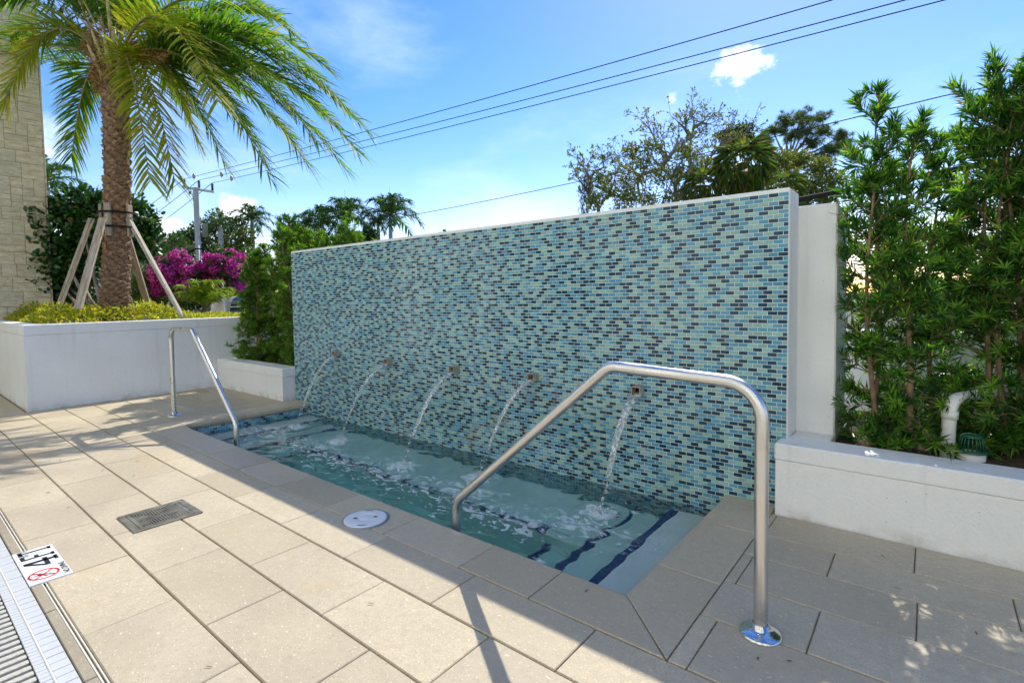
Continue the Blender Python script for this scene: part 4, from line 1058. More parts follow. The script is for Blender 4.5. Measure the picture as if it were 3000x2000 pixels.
# ------------------------------------------------------------------ date palm
def frond_arrays(p0, p1, p2, n_side, Lmax, Wd, rg, droop=.25, plumose=.5, taper0=.16, vee=.35, tip_len=.7):
    """pinnate frond: leaflets in np arrays as 3-segment blades, rachis as path"""
    p0, p1, p2 = (np.array(p, float) for p in (p0, p1, p2))
    N = 14; tt = np.linspace(0, 1, N)
    path = (1 - tt)[:, None] ** 2 * p0 + 2 * (tt * (1 - tt))[:, None] * p1 + (tt ** 2)[:, None] * p2
    u = np.repeat(np.linspace(taper0, 1.0, n_side), 2); u = np.clip(u + rg.normal(0, .004, len(u)), 0, 1)
    side = np.tile([1.0, -1.0], n_side)
    c = (1 - u)[:, None] ** 2 * p0 + 2 * (u * (1 - u))[:, None] * p1 + (u ** 2)[:, None] * p2
    tg = unit(2 * (1 - u)[:, None] * (p1 - p0) + 2 * u[:, None] * (p2 - p1))
    S = unit(np.cross(tg, np.array([0, 0, 1.0]))); Un = np.cross(S, tg)
    prof = np.sin(np.clip((u - taper0 * .6) / (1 - taper0 * .6), 0, 1) ** .62 * math.pi) ** .5
    L = Lmax * np.maximum(prof, tip_len * (u > .5)) * rg.uniform(.85, 1.1, len(u))
    fwd = (.5 + .8 * u)[:, None]
    lift = (vee + plumose * rg.uniform(-.9, .9, len(u)))[:, None]
    A = unit(S * side[:, None] * .85 + tg * fwd + Un * lift)
    wv = unit(np.cross(A, Un + S * side[:, None] * .3 + rg.normal(0, .25, (len(u), 3))))
    L = L[:, None]; down = np.array([0, 0, -1.0])
    q0 = c; q1 = c + A * L * .35 + down * L * droop * .10; q2 = c + A * L * .7 + down * L * droop * .42; q3 = c + A * L * .98 + down * L * droop
    w = Wd * rg.uniform(.85, 1.15, (len(u), 1))
    V = np.stack([q0 - wv * w * .35, q0 + wv * w * .35, q1 - wv * w * .5, q1 + wv * w * .5, q2 - wv * w * .36, q2 + wv * w * .36, q3 - wv * w * .05, q3 + wv * w * .05], 1).reshape(-1, 3)
    base = np.arange(len(u))[:, None] * 8
    F = np.concatenate([base + [0, 1, 3, 2], base + [2, 3, 5, 4], base + [4, 5, 7, 6]], 0)
    return V, F, path
def frond(name, parent, p0, p1, p2, n_side, Lmax, Wd, rg, leafmat, r0=.03, racmat=None, **kw):
    V, F, path = frond_arrays(p0, p1, p2, n_side, Lmax, Wd, rg, **kw)
    o = mesh_obj(name, np_mesh(name, V, F, leafmat), parent)
    if parent: o.location = -parent.location
    b = MB(); b.tube(path, [r0 * (1 - .86 * k / (len(path) - 1)) for k in range(len(path))], 6, squash=[.6] * len(path)); rc = b.build('rachis', racmat or M['rachis'], o)
    return o
CR = Vector((-9.0, 2.315, 4.42)); BASE = Vector((-8.98, 2.16, .90))
palm = thing('date_palm', 'tall date palm with scaly trunk and arching green fronds', 'palm tree', BASE)
def axis(z):
    u = (z - BASE.z) / (CR.z - BASE.z); p = BASE.lerp(CR, u); return Vector((p.x, p.y + .03 * math.sin(u * 3.1), z))
tr = MB(); zz = np.linspace(.85, 4.62, 24)
rad_t = lambda z: .145 + .012 * math.sin((z - .9) * 1.2 + 2.2) + (.03 * max(0, (z - 3.9)) if z > 3.9 else 0)
tr.tube([axis(z) for z in zz], [rad_t(z) * .97 for z in zz], 20); trunk = sub(tr, 'trunk', M['palm_bark'], palm)
# leaf scars: wedge scales in spirals, near side as objects, far side as one mesh
sw, shh, sd_ = .088, .040, .036
scv = [(-sw, 0, -shh * .3), (-sw * .5, 0, -shh), (sw * .5, 0, -shh), (sw, 0, -shh * .3), (sw * .62, 0, shh), (-sw * .62, 0, shh),
       (-sw * .80, sd_ * .45, 0), (-sw * .40, sd_ * .35, -shh * .70), (sw * .40, sd_ * .35, -shh * .70), (sw * .80, sd_ * .45, 0), (sw * .42, sd_ * 1.1, shh * 1.05), (-sw * .42, sd_ * 1.1, shh * 1.05)]
scf = [(k, (k + 1) % 6, 6 + (k + 1) % 6, 6 + k) for k in range(6)] + [(6, 7, 8, 9, 10, 11)]
scf = [f[::-1] for f in scf]
scar_me = []
for k in range(5):
    mb = MB(); rk = random.Random(k); mb.add([(x * rk.uniform(.8, 1.15), y * rk.uniform(.7, 1.3), z * rk.uniform(.8, 1.2)) for x, y, z in scv], scf); scar_me.append(mb.mesh('leaf_scar', M['palm_bark']))
scars = []; zr = .93; rowi = 0; per = 7
while zr < 4.42:
    for k in range(per):
        a = 2 * math.pi * (k + .5 * (rowi % 2)) / per + rowi * .06 + random.uniform(-.16, .16)
        zc = zr + random.uniform(-.018, .018); p = axis(zc); rr_ = rad_t(zc)
        d = Vector((math.cos(a), math.sin(a), 0)); pos = p + d * (rr_ - .006)
        scars.append((d.dot(-Vector((pos.x, pos.y, 0)).normalized()), pos, a - math.pi / 2, random.uniform(-.28, .28), random.uniform(.82, 1.16)))
    zr += .062; rowi += 1
scars.sort(key=lambda s: -s[0]); far_s = MB()
for i, (f, pos, a, roll, sc_) in enumerate(scars):
    R = Matrix.Translation(pos) @ Matrix.Rotation(a, 4, 'Z') @ Matrix.Rotation(roll, 4, 'Y') @ Matrix.Scale(sc_, 4)
    if i < 298:
        o = mesh_obj('leaf_scar', scar_me[i % 5], trunk); o.matrix_basis = R
    else: far_s.add([R @ Vector(v) for v in scv], scf)
o = far_s.build('leaf_scars', M['palm_bark'], trunk); o['kind'] = 'stuff'
# fibre and cut boots under the crown
fb = Leaves(); n = 900; a = RNG.uniform(0, 6.28, n); zf = RNG.uniform(4.15, 4.95, n)
Pf = np.stack([CR.x + np.cos(a) * (.15 + .05 * RNG.random(n)), CR.y + np.sin(a) * (.15 + .05 * RNG.random(n)), zf], 1)
fb.add(Pf, np.stack([np.cos(a) * .5, np.sin(a) * .5, RNG.normal(.3, .6, n)], 1), RNG.normal(size=(n, 3)), RNG.uniform(.08, .24, n), .016)
o = mesh_obj('crown_fibre', fb.mesh('crown_fibre', M['palm_fibre']), palm); o.location = -palm.location
for k in range(14):
    a = k * 2.4; d = Vector((math.cos(a), math.sin(a), 0)); z0 = 4.28 + .022 * k
    b = MB(); b.tube([CR.xy.to_3d() + d * .12 + Vector((0, 0, z0)), CR.xy.to_3d() + d * .20 + Vector((0, 0, z0 + .16)), CR.xy.to_3d() + d * .30 + Vector((0, 0, z0 + .42))], [.055, .045, .02], 6, squash=[.45] * 3); sub(b, 'boot', M['petiole'], palm)
rgp = np.random.default_rng(77)
def date_frond(tip, rise, mat=None, start_z=0.0, n_side=112, Lmax=.50, droop=.30):
    tip = Vector(tip); p0 = CR + Vector((0, 0, .12 + start_z)); h = tip - p0; hd = Vector((h.x, h.y, 0)); 
    if hd.length > 1e-3: p0 = p0 + hd.normalized() * .10
    p1 = p0 + hd * .48 + Vector((0, 0, rise))
    frond('frond', palm, p0, p1, tip, n_side, Lmax, .023, rgp, mat or M['palm_leaf'], .026, M['petiole'], droop=droop * .75, plumose=.6)
CD = 7.35
TIPS = [((966, 205), 7.6, 1.15, 0), ((1081, 387), 7.6, .95, 0), ((1050, 450), 7.2, .85, 0), ((1005, 488), 7.8, .7, 0), ((904, 488), 7.2, .55, 0), ((794, 526), 6.9, .6, 0),
        ((658, 483), 7.6, .45, 0), ((512, 531), 6.9, .5, 1), ((438, 531), 6.4, .45, 1), ((636, 297), 5.6, .95, 1), ((808, 48), 8.2, 1.4, 0), ((940, 330), 8.6, .9, 0),
        ((210, 459), 7.6, .45, 0), ((14, 306), 7.0, 1.15, 1), ((30, 110), 8.0, 1.1, 0), ((-120, 60), 7.0, 1.3, 0), ((700, 250), 9.2, .9, 0), ((880, 120), 6.4, 1.3, 0), ((-60, 210), 8.6, .8, 0),
        ((850, 400), 8.9, .6, 0), ((1000, 300), 6.7, 1.1, 0), ((560, 330), 9.0, .6, 0), ((150, 180), 9.0, .9, 0), ((760, 440), 8.2, .5, 0), ((930, 420), 6.6, .8, 0), ((900, 260), 7.3, 1.0, 0), ((840, 330), 7.5, .85, 0), ((980, 360), 8.2, .85, 0), ((1020, 330), 7.0, 1.05, 0), ((720, 360), 7.6, .6, 0), ((580, 420), 7.9, .5, 1)]
for (px, d, rise, yel) in TIPS:
    date_frond(at(px[0], px[1], d), rise, M['palm_leaf_yellow'] if yel else None, rgp.uniform(0, .15))
for k in range(26):                                    # upper fronds, rising out of the frame
    a = k * 2.39996 + .4; el = rgp.uniform(.35, 1.25); L_ = rgp.uniform(2.4, 2.9)
    d = Vector((math.cos(a) * math.cos(el), math.sin(a) * math.cos(el), math.sin(el)))
    if d.x * .97 - d.y * .25 > .12 and el < 1.0: continue
    date_frond(CR + d * L_ + Vector((0, 0, -.30)), 1.15 * math.sin(el) + .35, None, .18 + .1 * el)
# orange fruit stalks
for (px, py, d) in ((470, 165, 6.9), (430, 150, 7.6), (265, 145, 7.3)):
    lvf = Leaves(); q = np.array(at(px, py, d)); base = np.array(CR) + [0, 0, .25]; n = 260
    tt = RNG.uniform(.45, 1.0, n)[:, None]; lvf.add(base + (q - base) * tt, RNG.normal(0, .5, (n, 3)) + unit(q - base), RNG.normal(size=(n, 3)), RNG.uniform(.08, .22, n), .012)
    o = mesh_obj('fruit_stalk', lvf.mesh('fruit_stalk', M['palm_fibre']), palm); o.location = -palm.location
# lumber braces round the trunk
def beam(p, q, w, t_, name, parent, mat):
    p, q = Vector(p), Vector(q); ax = (q - p); L_ = ax.length; b = MB(); b.box(-w / 2, w / 2, -t_ / 2, t_ / 2, 0, L_, .004)
    o = b.build(name, mat, parent); out = Vector((p.x - axis(2.4).x, p.y - axis(2.4).y, 0))
    zax = ax.normalized(); yax = (out - zax * out.dot(zax)).normalized(); xax = yax.cross(zax)
    Mx = Matrix((xax, yax, zax)).transposed().to_4x4(); Mx.translation = p
    o.matrix_basis = (Matrix.Translation(-parent.location) @ Mx) if parent else Mx
    return o
BR = [('weathered grey timber brace on the near side of the palm', on_x(228, 905, -8.42), on_x(301, 640, -8.80)),
      ('split timber brace leaning towards the stone tower', on_x(170, 905, -9.45), on_x(268, 640, -9.10)),
      ('brown timber brace leaning behind the palm trunk', on_x(436, 905, -9.75), on_x(366, 672, -9.2)),
      ('long pale timber brace with its foot near the planter rim', on_x(538, 935, -8.45), on_x(376, 640, -8.86))]
for lab, q, p in BR:
    t = thing('timber_brace', lab, 'brace', p, 'timber braces propping the palm'); beam(q, p, .092, .040, 'post', t, M['wood'])
    d = Vector((p.x - axis(2.4).x, p.y - axis(2.4).y, 0)).normalized(); c = axis(2.4) + d * (rad_t(2.4) + .045)
    beam(Vector((c.x, c.y, 2.17)), Vector((c.x, c.y, 2.62)), .085, .036, 'batten', t, M['wood'])
bn = thing('trunk_strap', 'two dark straps binding battens to the palm trunk', 'strap', axis(2.4))
for z in (2.50, 2.30):
    b = MB(); p = axis(z); b.lathe([(.232, -.014), (.236, 0), (.232, .014)], 28, (p.x, p.y, z)); sub(b, 'band', M['black'], bn)

# ------------------------------------------------------------------ bougainvillea, small palm, grill
def boug(c, r, base, lab, seed):
    t = thing('bougainvillea', lab, 'flowering tree', base, 'standard bougainvilleas behind the planter')
    lv = Leaves(); fl = Leaves(); rg = np.random.default_rng(seed)
    oval_bush(lv, c, (r * .92, r * .92, r * .82), 2600, .085, .055, .3, .35, seed)
    for k in range(60):
        d = unit(rg.normal(size=3)); cc_ = np.array(c) + d * r * rg.uniform(.72, 1.04) * [1, 1, .88]; q = rg.uniform(.08, .20)
        oval_bush(fl, cc_, (q, q, q * .8), int(1500 * q), .062, .060, .1, .3, seed + 50 + k)
        oval_bush(lv, cc_ + rg.normal(0, .12, 3), (q, q, q), 40, .075, .05, .3, .3, seed + 150 + k)
    o = mesh_obj('foliage', lv.mesh('foliage', M['boug_leaf'], 'oval'), t); o.location = -t.location
    o = mesh_obj('flowers', fl.mesh('flowers', M['boug'], 'oval', .1, .25), t); o.location = -t.location
    b = MB(); b.tube([base, Vector(base).lerp(Vector(c), .5) + Vector((.03, .02, 0)), c], [.05, .045, .03], 8); sub(b, 'trunk', M['bark'], t)
D1 = 12.5
c1 = at(514, 808, D1); c2 = at(664, 792, D1 + .3)
boug(c1, .58, (c1.x + .05, c1.y, 0), 'magenta bougainvillea ball partly behind the long timber brace', 100)
boug(c2, .52, (c2.x + .25, c2.y + .1, 0), 'magenta bougainvillea ball beside the podocarpus hedge', 200)
for q, lab in ((at(655, 900, D1), 'white stake with green tie beside the bougainvillea near hedge'), (at(497, 890, D1), 'white stake with green tie under the bougainvillea near brace')):
    t = thing('plant_stake', lab, 'stake', (q.x, q.y, 0), 'white stakes holding the bougainvilleas')
    b = MB(); b.tube([(q.x, q.y, 0), (q.x, q.y, 1.95)], .026, 10); sub(b, 'post', M['plastic_white'], t)
    b = MB(); b.lathe([(.034, -.03), (.036, 0), (.034, .03)], 10, (q.x, q.y, 1.52)); sub(b, 'tie', M['dome_green'], t)
def small_palm(c, n, L_, lab, mat, base, cat='palm', name='young_palm'):
    t = thing(name, lab, cat, base); rg = np.random.default_rng(3)
    for k in range(n):
        a = k * 2.4; el = rg.uniform(.5, 1.35); d = Vector((math.cos(a) * math.cos(el), math.sin(a) * math.cos(el), math.sin(el)))
        p0 = Vector(c); tip = p0 + Vector((d.x, d.y, d.z * .85)) * L_ + Vector((0, 0, -.05 * L_)); frond('frond', t, p0, p0 + d * L_ * .55 + Vector((0, 0, .22 * L_)), tip, 30, L_ * .36, .026, rg, mat, .012, droop=.55, plumose=.6)
    b = MB(); b.tube([base, c], [.06, .05], 8); sub(b, 'trunk', M['bark_grey'], t)
q = at(603, 905, 11.2); small_palm(q, 24, .78, 'small lime-green palm behind the planter rim', M['lime_palm'], (q.x, q.y, 0))
gq = at(697, 926, 11.0)
gr = thing('barbecue_grill', 'steel barbecue grill with domed hood beside the hedge', 'grill', (gq.x, gq.y, 0))
dirg = RT.xy.to_3d().normalized(); dep = FW.xy.to_3d().normalized()
def gpt(u, v, z): return gq.xy.to_3d() + dirg * u + dep * v + Vector((0, 0, z))
b = MB(); hood = []
for k in range(9):
    a = math.pi * k / 8; hood.append((-.26 * math.cos(a), .33 * math.sin(a)))
for s_, nm, mt in ((0, 'hood', M['grill']),):
    vs = [gpt(u, -.30 + .0 * 1 + h0, .95 + z) if False else gpt(w0, h0, 1.0 + z0) for w0 in (-.02, .75) for h0, z0 in hood]
    b.add(vs, [(k, k + 1, 9 + k + 1, 9 + k) for k in range(8)], 0, True); b.add(vs, [tuple(range(9)), tuple(range(17, 8, -1))])
    sub(b, nm, mt, gr)
b = MB(); vs = [gpt(u0, h0 * 1.04, .985 + z0 * 1.05) for u0 in (-.10, -.02) for h0, z0 in hood]
b.add(vs, [(k, k + 1, 9 + k + 1, 9 + k) for k in range(8)] + [tuple(range(9)), tuple(range(17, 8, -1)), (0, 9, 17, 8)]); sub(b, 'end_casting', M['grill_end'], gr)
b = MB(); vs = [gpt(u, v, z) for z in (0, 1.0) for u, v in ((-.1, -.32), (.8, -.32), (.8, .32), (-.1, .32))]
b.add(vs, [(0, 3, 2, 1), (4, 5, 6, 7), (0, 1, 5, 4), (1, 2, 6, 5), (2, 3, 7, 6), (3, 0, 4, 7)]); sub(b, 'cart', M['grill'], gr)
b = MB(); b.tube([gpt(.05, -.36, 1.12), gpt(.7, -.36, 1.12)], .014, 8); sub(b, 'handle', M['steel'], gr)
# white planter box beyond the grill
q = at(682, 925, 13.5); b = MB(); b.box(q.x - .6, q.x + .6, q.y - .3, q.y + .3, 0, 1.42, .02); tag(b.build('planter_box', M['stucco']), 'white planter box half hidden behind the grill', 'planter')
# white wall seen between trunk and braces
b = MB(); q = at(272, 890, 12.0); b.box(q.x - .2, q.x + .2, q.y - .9, q.y + .55, 0, 1.78, .03); tag(b.build('white_wall', M['stucco']), 'white wall end glimpsed between brace and palm trunk', 'wall')

# ------------------------------------------------------------------ background planting
def leaf_tree(name, lab, cat, base, clumps, mat, L, Wd, n_per, seed, bark='bark_grey', shape='oval', r_trunk=.12, group=None, shell=.25, up=.5):
    t = thing(name, lab, cat, base, group); lv = Leaves(); st = MB(); base = Vector(base)
    zs = [Vector(c[0]).z for c in clumps]; fork = base.lerp(sum((Vector(c[0]) for c in clumps), Vector()) / len(clumps), .55)
    st.tube([base, base.lerp(fork, .5) + Vector((.06, .03, 0)), fork], [r_trunk, r_trunk * .8, r_trunk * .6], 8)
    for i, (c, r) in enumerate(clumps):
        rr_ = r if isinstance(r, tuple) else (r, r, r * .75)
        oval_bush(lv, c, rr_, n_per, L, Wd, up, shell, seed + i)
        m_ = fork.lerp(Vector(c), .5) + Vector((0, 0, -.08 * r_trunk * 8)); st.tube([fork, m_, c], [r_trunk * .5, r_trunk * .3, r_trunk * .1], 5)
    o = mesh_obj('crown', lv.mesh('crown', mat, shape), t); o.location = -t.location
    sub(st, 'trunk', M[bark], t); return t
def px_clumps(lst, d): return [(at(x, y, d + (i % 3 - 1) * d * .02), r / FPX * d) for i, (x, y, r) in enumerate(lst)]
def gbase(px, d): v = at(px, 930, d); return (v.x, v.y, 0)
leaf_tree('poinciana_tree', 'wide flat-topped green tree behind the utility pole', 'tree', gbase(645, 42), px_clumps([(600, 665, 34), (645, 645, 40), (690, 660, 36), (720, 690, 30), (640, 690, 40), (590, 705, 30), (680, 710, 36), (655, 735, 40), (610, 740, 36), (720, 730, 34)], 42), M['bg_yellow'], .26, .14, 420, 300, r_trunk=.2)
leaf_tree('shade_tree', 'low feathery tree between the bougainvillea and the pole', 'tree', gbase(540, 40), px_clumps([(520, 700, 26), (555, 685, 24), (575, 710, 28), (540, 735, 34), (500, 730, 24), (585, 745, 34)], 40), M['bg_leaf'], .25, .13, 380, 330, r_trunk=.16)
leaf_tree('dark_shrub', 'dark evergreen shrub mass below the bougainvilleas', 'shrub', gbase(560, 18), px_clumps([(500, 870, 46), (560, 875, 50), (620, 870, 50), (680, 860, 52), (730, 860, 50), (460, 865, 44)], 18), M['dark_leaf'], .13, .07, 900, 360, r_trunk=.08)
leaf_tree('green_shrub', 'mid-green shrub seen past the brown timber brace', 'shrub', gbase(420, 12.3), px_clumps([(410, 850, 42), (395, 890, 44), (440, 880, 36), (425, 820, 30)], 12.3), M['bg_leaf'], .075, .04, 900, 380, r_trunk=.05)
leaf_tree('dark_shrub', 'dark shrub standing next to the grill under the hedge', 'shrub', gbase(735, 20), px_clumps([(720, 800, 40), (760, 830, 50), (700, 780, 36)], 20), M['dark_leaf'], .13, .07, 700, 390, r_trunk=.08)
leaf_tree('oak_tree', 'dark leafy tree below the royal palms', 'tree', gbase(930, 42), px_clumps([(880, 700, 36), (920, 712, 34), (965, 712, 34), (1010, 700, 34), (1050, 700, 24), (850, 720, 34), (1085, 690, 20)], 42), M['dark_leaf'], .28, .15, 500, 400, r_trunk=.25)
leaf_tree('oak_tree', 'dark tree filling the gap behind the hedge and clusia', 'tree', gbase(440, 24), px_clumps([(440, 830, 50), (400, 800, 40), (480, 800, 34), (455, 770, 26)], 24), M['bg_leaf'], .16, .08, 600, 420, r_trunk=.16)

def royal(px, py, d, fl, lab, seed, nf=15, group='royal palms beyond the wall'):
    c = at(px, py, d); L_ = fl / FPX * d; rg = np.random.default_rng(seed)
    t = thing('royal_palm', lab, 'palm tree', (c.x, c.y, 0), group)
    for k in range(nf):
        a = k * 2.39996 + seed; el = 1.25 - 1.75 * (k / nf); d_ = Vector((math.cos(a) * math.cos(el), math.sin(a) * math.cos(el), math.sin(el)))
        tip = c + Vector((d_.x, d_.y, d_.z * .9 - .26)) * L_
        frond('frond', t, c, c + d_ * L_ * .60 + Vector((0, 0, .20 * L_)), tip, 40, L_ * .34, .075 * L_ / 2.6, rg, M['royal_leaf'], .05, droop=.42, plumose=.9, taper0=.10)
    b = MB(); b.tube([c + Vector((0, 0, -.1)), c + Vector((0, 0, .3 * L_)), c + Vector((0, 0, L_ * .95))], [.03, .025, .004], 6); sub(b, 'spear', M['royal_leaf'], t)
    b = MB(); b.tube([(c.x, c.y, 0), (c.x, c.y, c.z * .5), (c.x, c.y, c.z - .6), c], [.22, .20, .17, .12], 10); sub(b, 'trunk', M['concrete_pole'], t)
royal(1143, 632, 45, 92, 'royal palm standing clear above the mosaic wall', 1, 18)
royal(1012, 638, 45, 88, 'royal palm with upright spear leaf above the wall', 2, 18)
royal(945, 655, 47, 76, 'shaggy royal palm behind the hedge tips', 3, 16)
royal(900, 668, 48, 60, 'short royal palm nearest the podocarpus hedge top', 4, 14)
royal(738, 645, 44, 66, 'royal palm rising behind the flat-topped tree', 5, 15)
royal(645, 660, 40, 44, 'palm crown showing over the flat-topped tree', 6, 11)
royal(512, 720, 36, 52, 'low palm with drooping fronds by the bougainvillea', 7, 12)
royal(1108, 660, 46, 50, 'half-hidden royal palm beside the clear-standing one', 8, 10)
royal(1305, 690, 60, 26, 'distant palm top just over the wall coping', 9, 9)
royal(125, 535, 14.5, 110, 'palm fronds reaching out from behind the stone tower', 10, 14, None)

# bare gnarled tree behind the mosaic wall
def z8(x, y): return (1600 + x / 2.6133, 250 + y / 2.6133)
def twiggy(name, lab, base_px, limbs, d, r0, seed, mat, n_leaf, twl=.55, group=None, moss=()):
    rg = np.random.default_rng(seed); v0 = at(*z8(*limbs[0][0]), d)
    t = thing(name, lab, 'tree', (v0.x, v0.y, 0), group); lv = Leaves(); ms = Leaves()
    for li, limb in enumerate(limbs):
        st = MB(); pts = [np.array(at(*z8(*p), d + .9 * math.sin(li * 2.1 + k * .5))) for k, p in enumerate(limb)]
        if li == 0: pts = [np.array((v0.x, v0.y, 0.))] + pts
        n = len(pts); rs = [max(.012, r0 * (1 - .8 * k / max(1, n - 1)) * (.85 if li == 0 else .52)) for k in range(n)]
        st.tube(pts, rs, 7)
        def grow(p, dr, L_, r, depth):
            q = p + dr * L_; m_ = (p + q) / 2 + rg.normal(0, .07 * L_, 3)
            st.tube([p, m_, q], [r, r * .75, r * .45], 3, caps=False)
            if depth == 0:
                k = rg.integers(max(1, n_leaf // 2), n_leaf + 1)
                lv.add(p + (q - p) * rg.uniform(.2, 1.05, (k, 1)), rg.normal(0, .7, (k, 3)) + dr, rg.normal(size=(k, 3)), rg.uniform(.05, .11, k), .045); return
            for _ in range(rg.integers(2, 4)):
                grow(p + (q - p) * rg.uniform(.4, 1.0), unit(dr + rg.normal(0, .62, 3) + [0, 0, .18]), L_ * rg.uniform(.55, .8), r * .55, depth - 1)
        start = 1 if li == 0 else 0
        for k in range(start, n - 1):
            for _ in range(4 if k > 0 else 2):
                f = rg.random(); p = pts[k] * (1 - f) + pts[k + 1] * f; dr = unit(unit(pts[k + 1] - pts[k]) * .5 + rg.normal(0, .7, 3) + [0, 0, .35])
                grow(p, dr, twl * rg.uniform(.7, 1.2), rs[k] * .30 + .006, 2)
        grow(pts[-1], unit(pts[-1] - pts[-2]), twl, rs[-1], 2)
        sub(st, 'trunk' if li == 0 else 'limb', M['bark_grey'], t)
    for (x, y, h) in moss:
        p = np.array(at(*z8(x, y), d)); n = 110
        ms.add(p + rg.normal(0, .07, (n, 3)) - np.outer(rg.uniform(0, h, n), [0, 0, 1]), rg.normal(0, .2, (n, 3)) + [0, 0, -1], rg.normal(size=(n, 3)), rg.uniform(.12, .3, n), .022)
    o = mesh_obj('crown', lv.mesh('crown', mat, 'oval'), t); o.location = -t.location
    if moss: o = mesh_obj('moss', ms.mesh('moss', M['moss']), t); o.location = -t.location
twiggy('gnarled_tree', 'gnarled half-bare tree with twisting limbs behind the mosaic wall', None,
       [[(1012, 980), (1000, 860), (985, 760), (940, 690), (890, 640)], [(890, 640), (905, 585), (930, 570), (915, 525), (845, 470), (830, 400), (790, 330), (745, 285)],
        [(890, 640), (820, 655), (720, 690), (640, 650), (560, 600), (530, 520)], [(985, 750), (1050, 690), (1110, 645), (1095, 580), (1100, 480), (1108, 400), (1135, 320), (1120, 200)],
        [(1108, 400), (1060, 330), (1000, 270)], [(1110, 600), (1150, 670), (1195, 690)], [(1020, 870), (1100, 770), (1190, 700), (1230, 580), (1300, 500), (1350, 430), (1400, 330)],
        [(1135, 320), (1200, 290), (1260, 300)], [(930, 570), (990, 480), (1010, 400)], [(720, 690), (700, 760), (720, 850)], [(1300, 500), (1420, 420), (1520, 380)]], 20, .17, 501, M['oak'], 8, .55)
twiggy('gnarled_tree', 'smaller gnarled tree with hanging moss, farthest from the column', None,
       [[(405, 990), (395, 900), (340, 840), (335, 720)], [(335, 720), (370, 660), (440, 630), (430, 560)], [(335, 720), (300, 640), (250, 590)], [(380, 770), (480, 820), (570, 860), (560, 940)], [(335, 840), (280, 760), (235, 700)],
        [(480, 820), (520, 740), (600, 720)], [(570, 860), (650, 880), (720, 870)]], 19,   .12, 502, M['oak'], 8, .45, None, ((290, 700, 1.3), (275, 780, .9), (430, 640, 1.2), (320, 760, 1.0), (300, 640, .6)))
# sabal palm
def sabal(px, py, d, r, n, lab, seed):
    c = at(px, py, d); rg = np.random.default_rng(seed); t = thing('sabal_palm', lab, 'palm tree', (c.x, c.y, 0), 'sabal palms behind the wall')
    L_ = r / FPX * d
    for k in range(n):
        lv = Leaves(); a = k * 2.39996; el = 1.2 - 2.4 * k / n; dr = np.array([math.cos(a) * math.cos(el), math.sin(a) * math.cos(el), math.sin(el)])
        hub = np.array(c) + dr * L_ * .5; sd = perp(dr); nu = 22; fan = np.linspace(-1.25, 1.25, nu)
        ax = dr[None] * np.cos(fan)[:, None] + sd[None] * np.sin(fan)[:, None] + np.array([0, 0, -.38])
        lv.add(np.repeat(hub[None], nu, 0), ax, np.cross(sd, dr)[None] + rg.normal(0, .3, (nu, 3)), L_ * rg.uniform(.55, .72, nu), L_ * .042)
        o = mesh_obj('fan_leaf', lv.mesh('fan_leaf', M['sabal'], 'oval', .42, .25), t); o.location = -t.location
    b = MB(); b.tube([(c.x, c.y, 0), (c.x, c.y, c.z)], [.2, .17], 10); sub(b, 'trunk', M['bark'], t)
sabal(2178, 480, 16, 92, 44, 'shaggy sabal palm between the gnarled tree and the pine', 61)
sabal(2062, 545, 17, 72, 30, 'lower sabal palm just over the wall coping', 62)
sabal(2300, 550, 18, 66, 26, 'sabal palm below the pine next to the column', 63)
# pine
pn = gbase(2290, 26); t = thing('pine_tree', 'tall pine with rounded needle crown behind the column', 'tree', pn)
PC = [(2300, 362, 30), (2345, 345, 34), (2395, 350, 34), (2410, 385, 28), (2265, 385, 28), (2350, 385, 34), (2320, 400, 30), (2240, 420, 26), (2440, 440, 26), (2380, 420, 26), (2410, 460, 28), (2470, 420, 26), (2230, 450, 24), (2465, 400, 20)]
lv = Leaves(); st = MB(); fork = at(2310, 470, 26); st.tube([pn, at(2295, 600, 26), fork], [.22, .18, .13], 8)
rg = np.random.default_rng(9)
for i, (x, y, r) in enumerate(PC):
    c = at(x, y, 26 + (i % 4 - 1.5) * .5); R_ = r / FPX * 26; st.tube([fork, fork.lerp(c, .5) + Vector((0, 0, -.15)), c], [.08, .05, .02], 5)
    for k in range(30):
        q = np.array(c) + rg.normal(0, .5, 3) * R_ * [1, 1, .6]; st.tube([c, q], [.018, .008], 3, caps=False); n = 60
        dd = rg.normal(size=(n, 3)) + [0, 0, .5]; lv.add(np.repeat(q[None], n, 0), dd, rg.normal(size=(n, 3)), rg.uniform(.16, .30, n), .016)
o = mesh_obj('crown', lv.mesh('crown', M['pine']), t); o.location = -t.location; sub(st, 'trunk', M['bark_grey'], t)
leaf_tree('oak_tree', 'sparse brownish oak between the pine and the column', 'tree', gbase(2340, 22), px_clumps([(2280, 470, 44), (2340, 470, 44), (2400, 490, 46), (2300, 530, 46), (2370, 545, 46), (2440, 530, 44), (2240, 510, 34), (2420, 580, 44), (2340, 590, 44), (2190, 430, 30), (2150, 410, 26)], 22), M['oak'], .13, .075, 900, 440, r_trunk=.2, shell=.1)
leaf_tree('oak_tree', 'dark leafy oak crown top beside the gnarled tree', 'tree', gbase(2170, 24), px_clumps([(2150, 390, 26), (2180, 380, 26), (2195, 410, 24), (2125, 400, 20), (2170, 420, 26)], 24), M['dark_leaf'], .13, .07, 600, 460, r_trunk=.14, shell=.1)
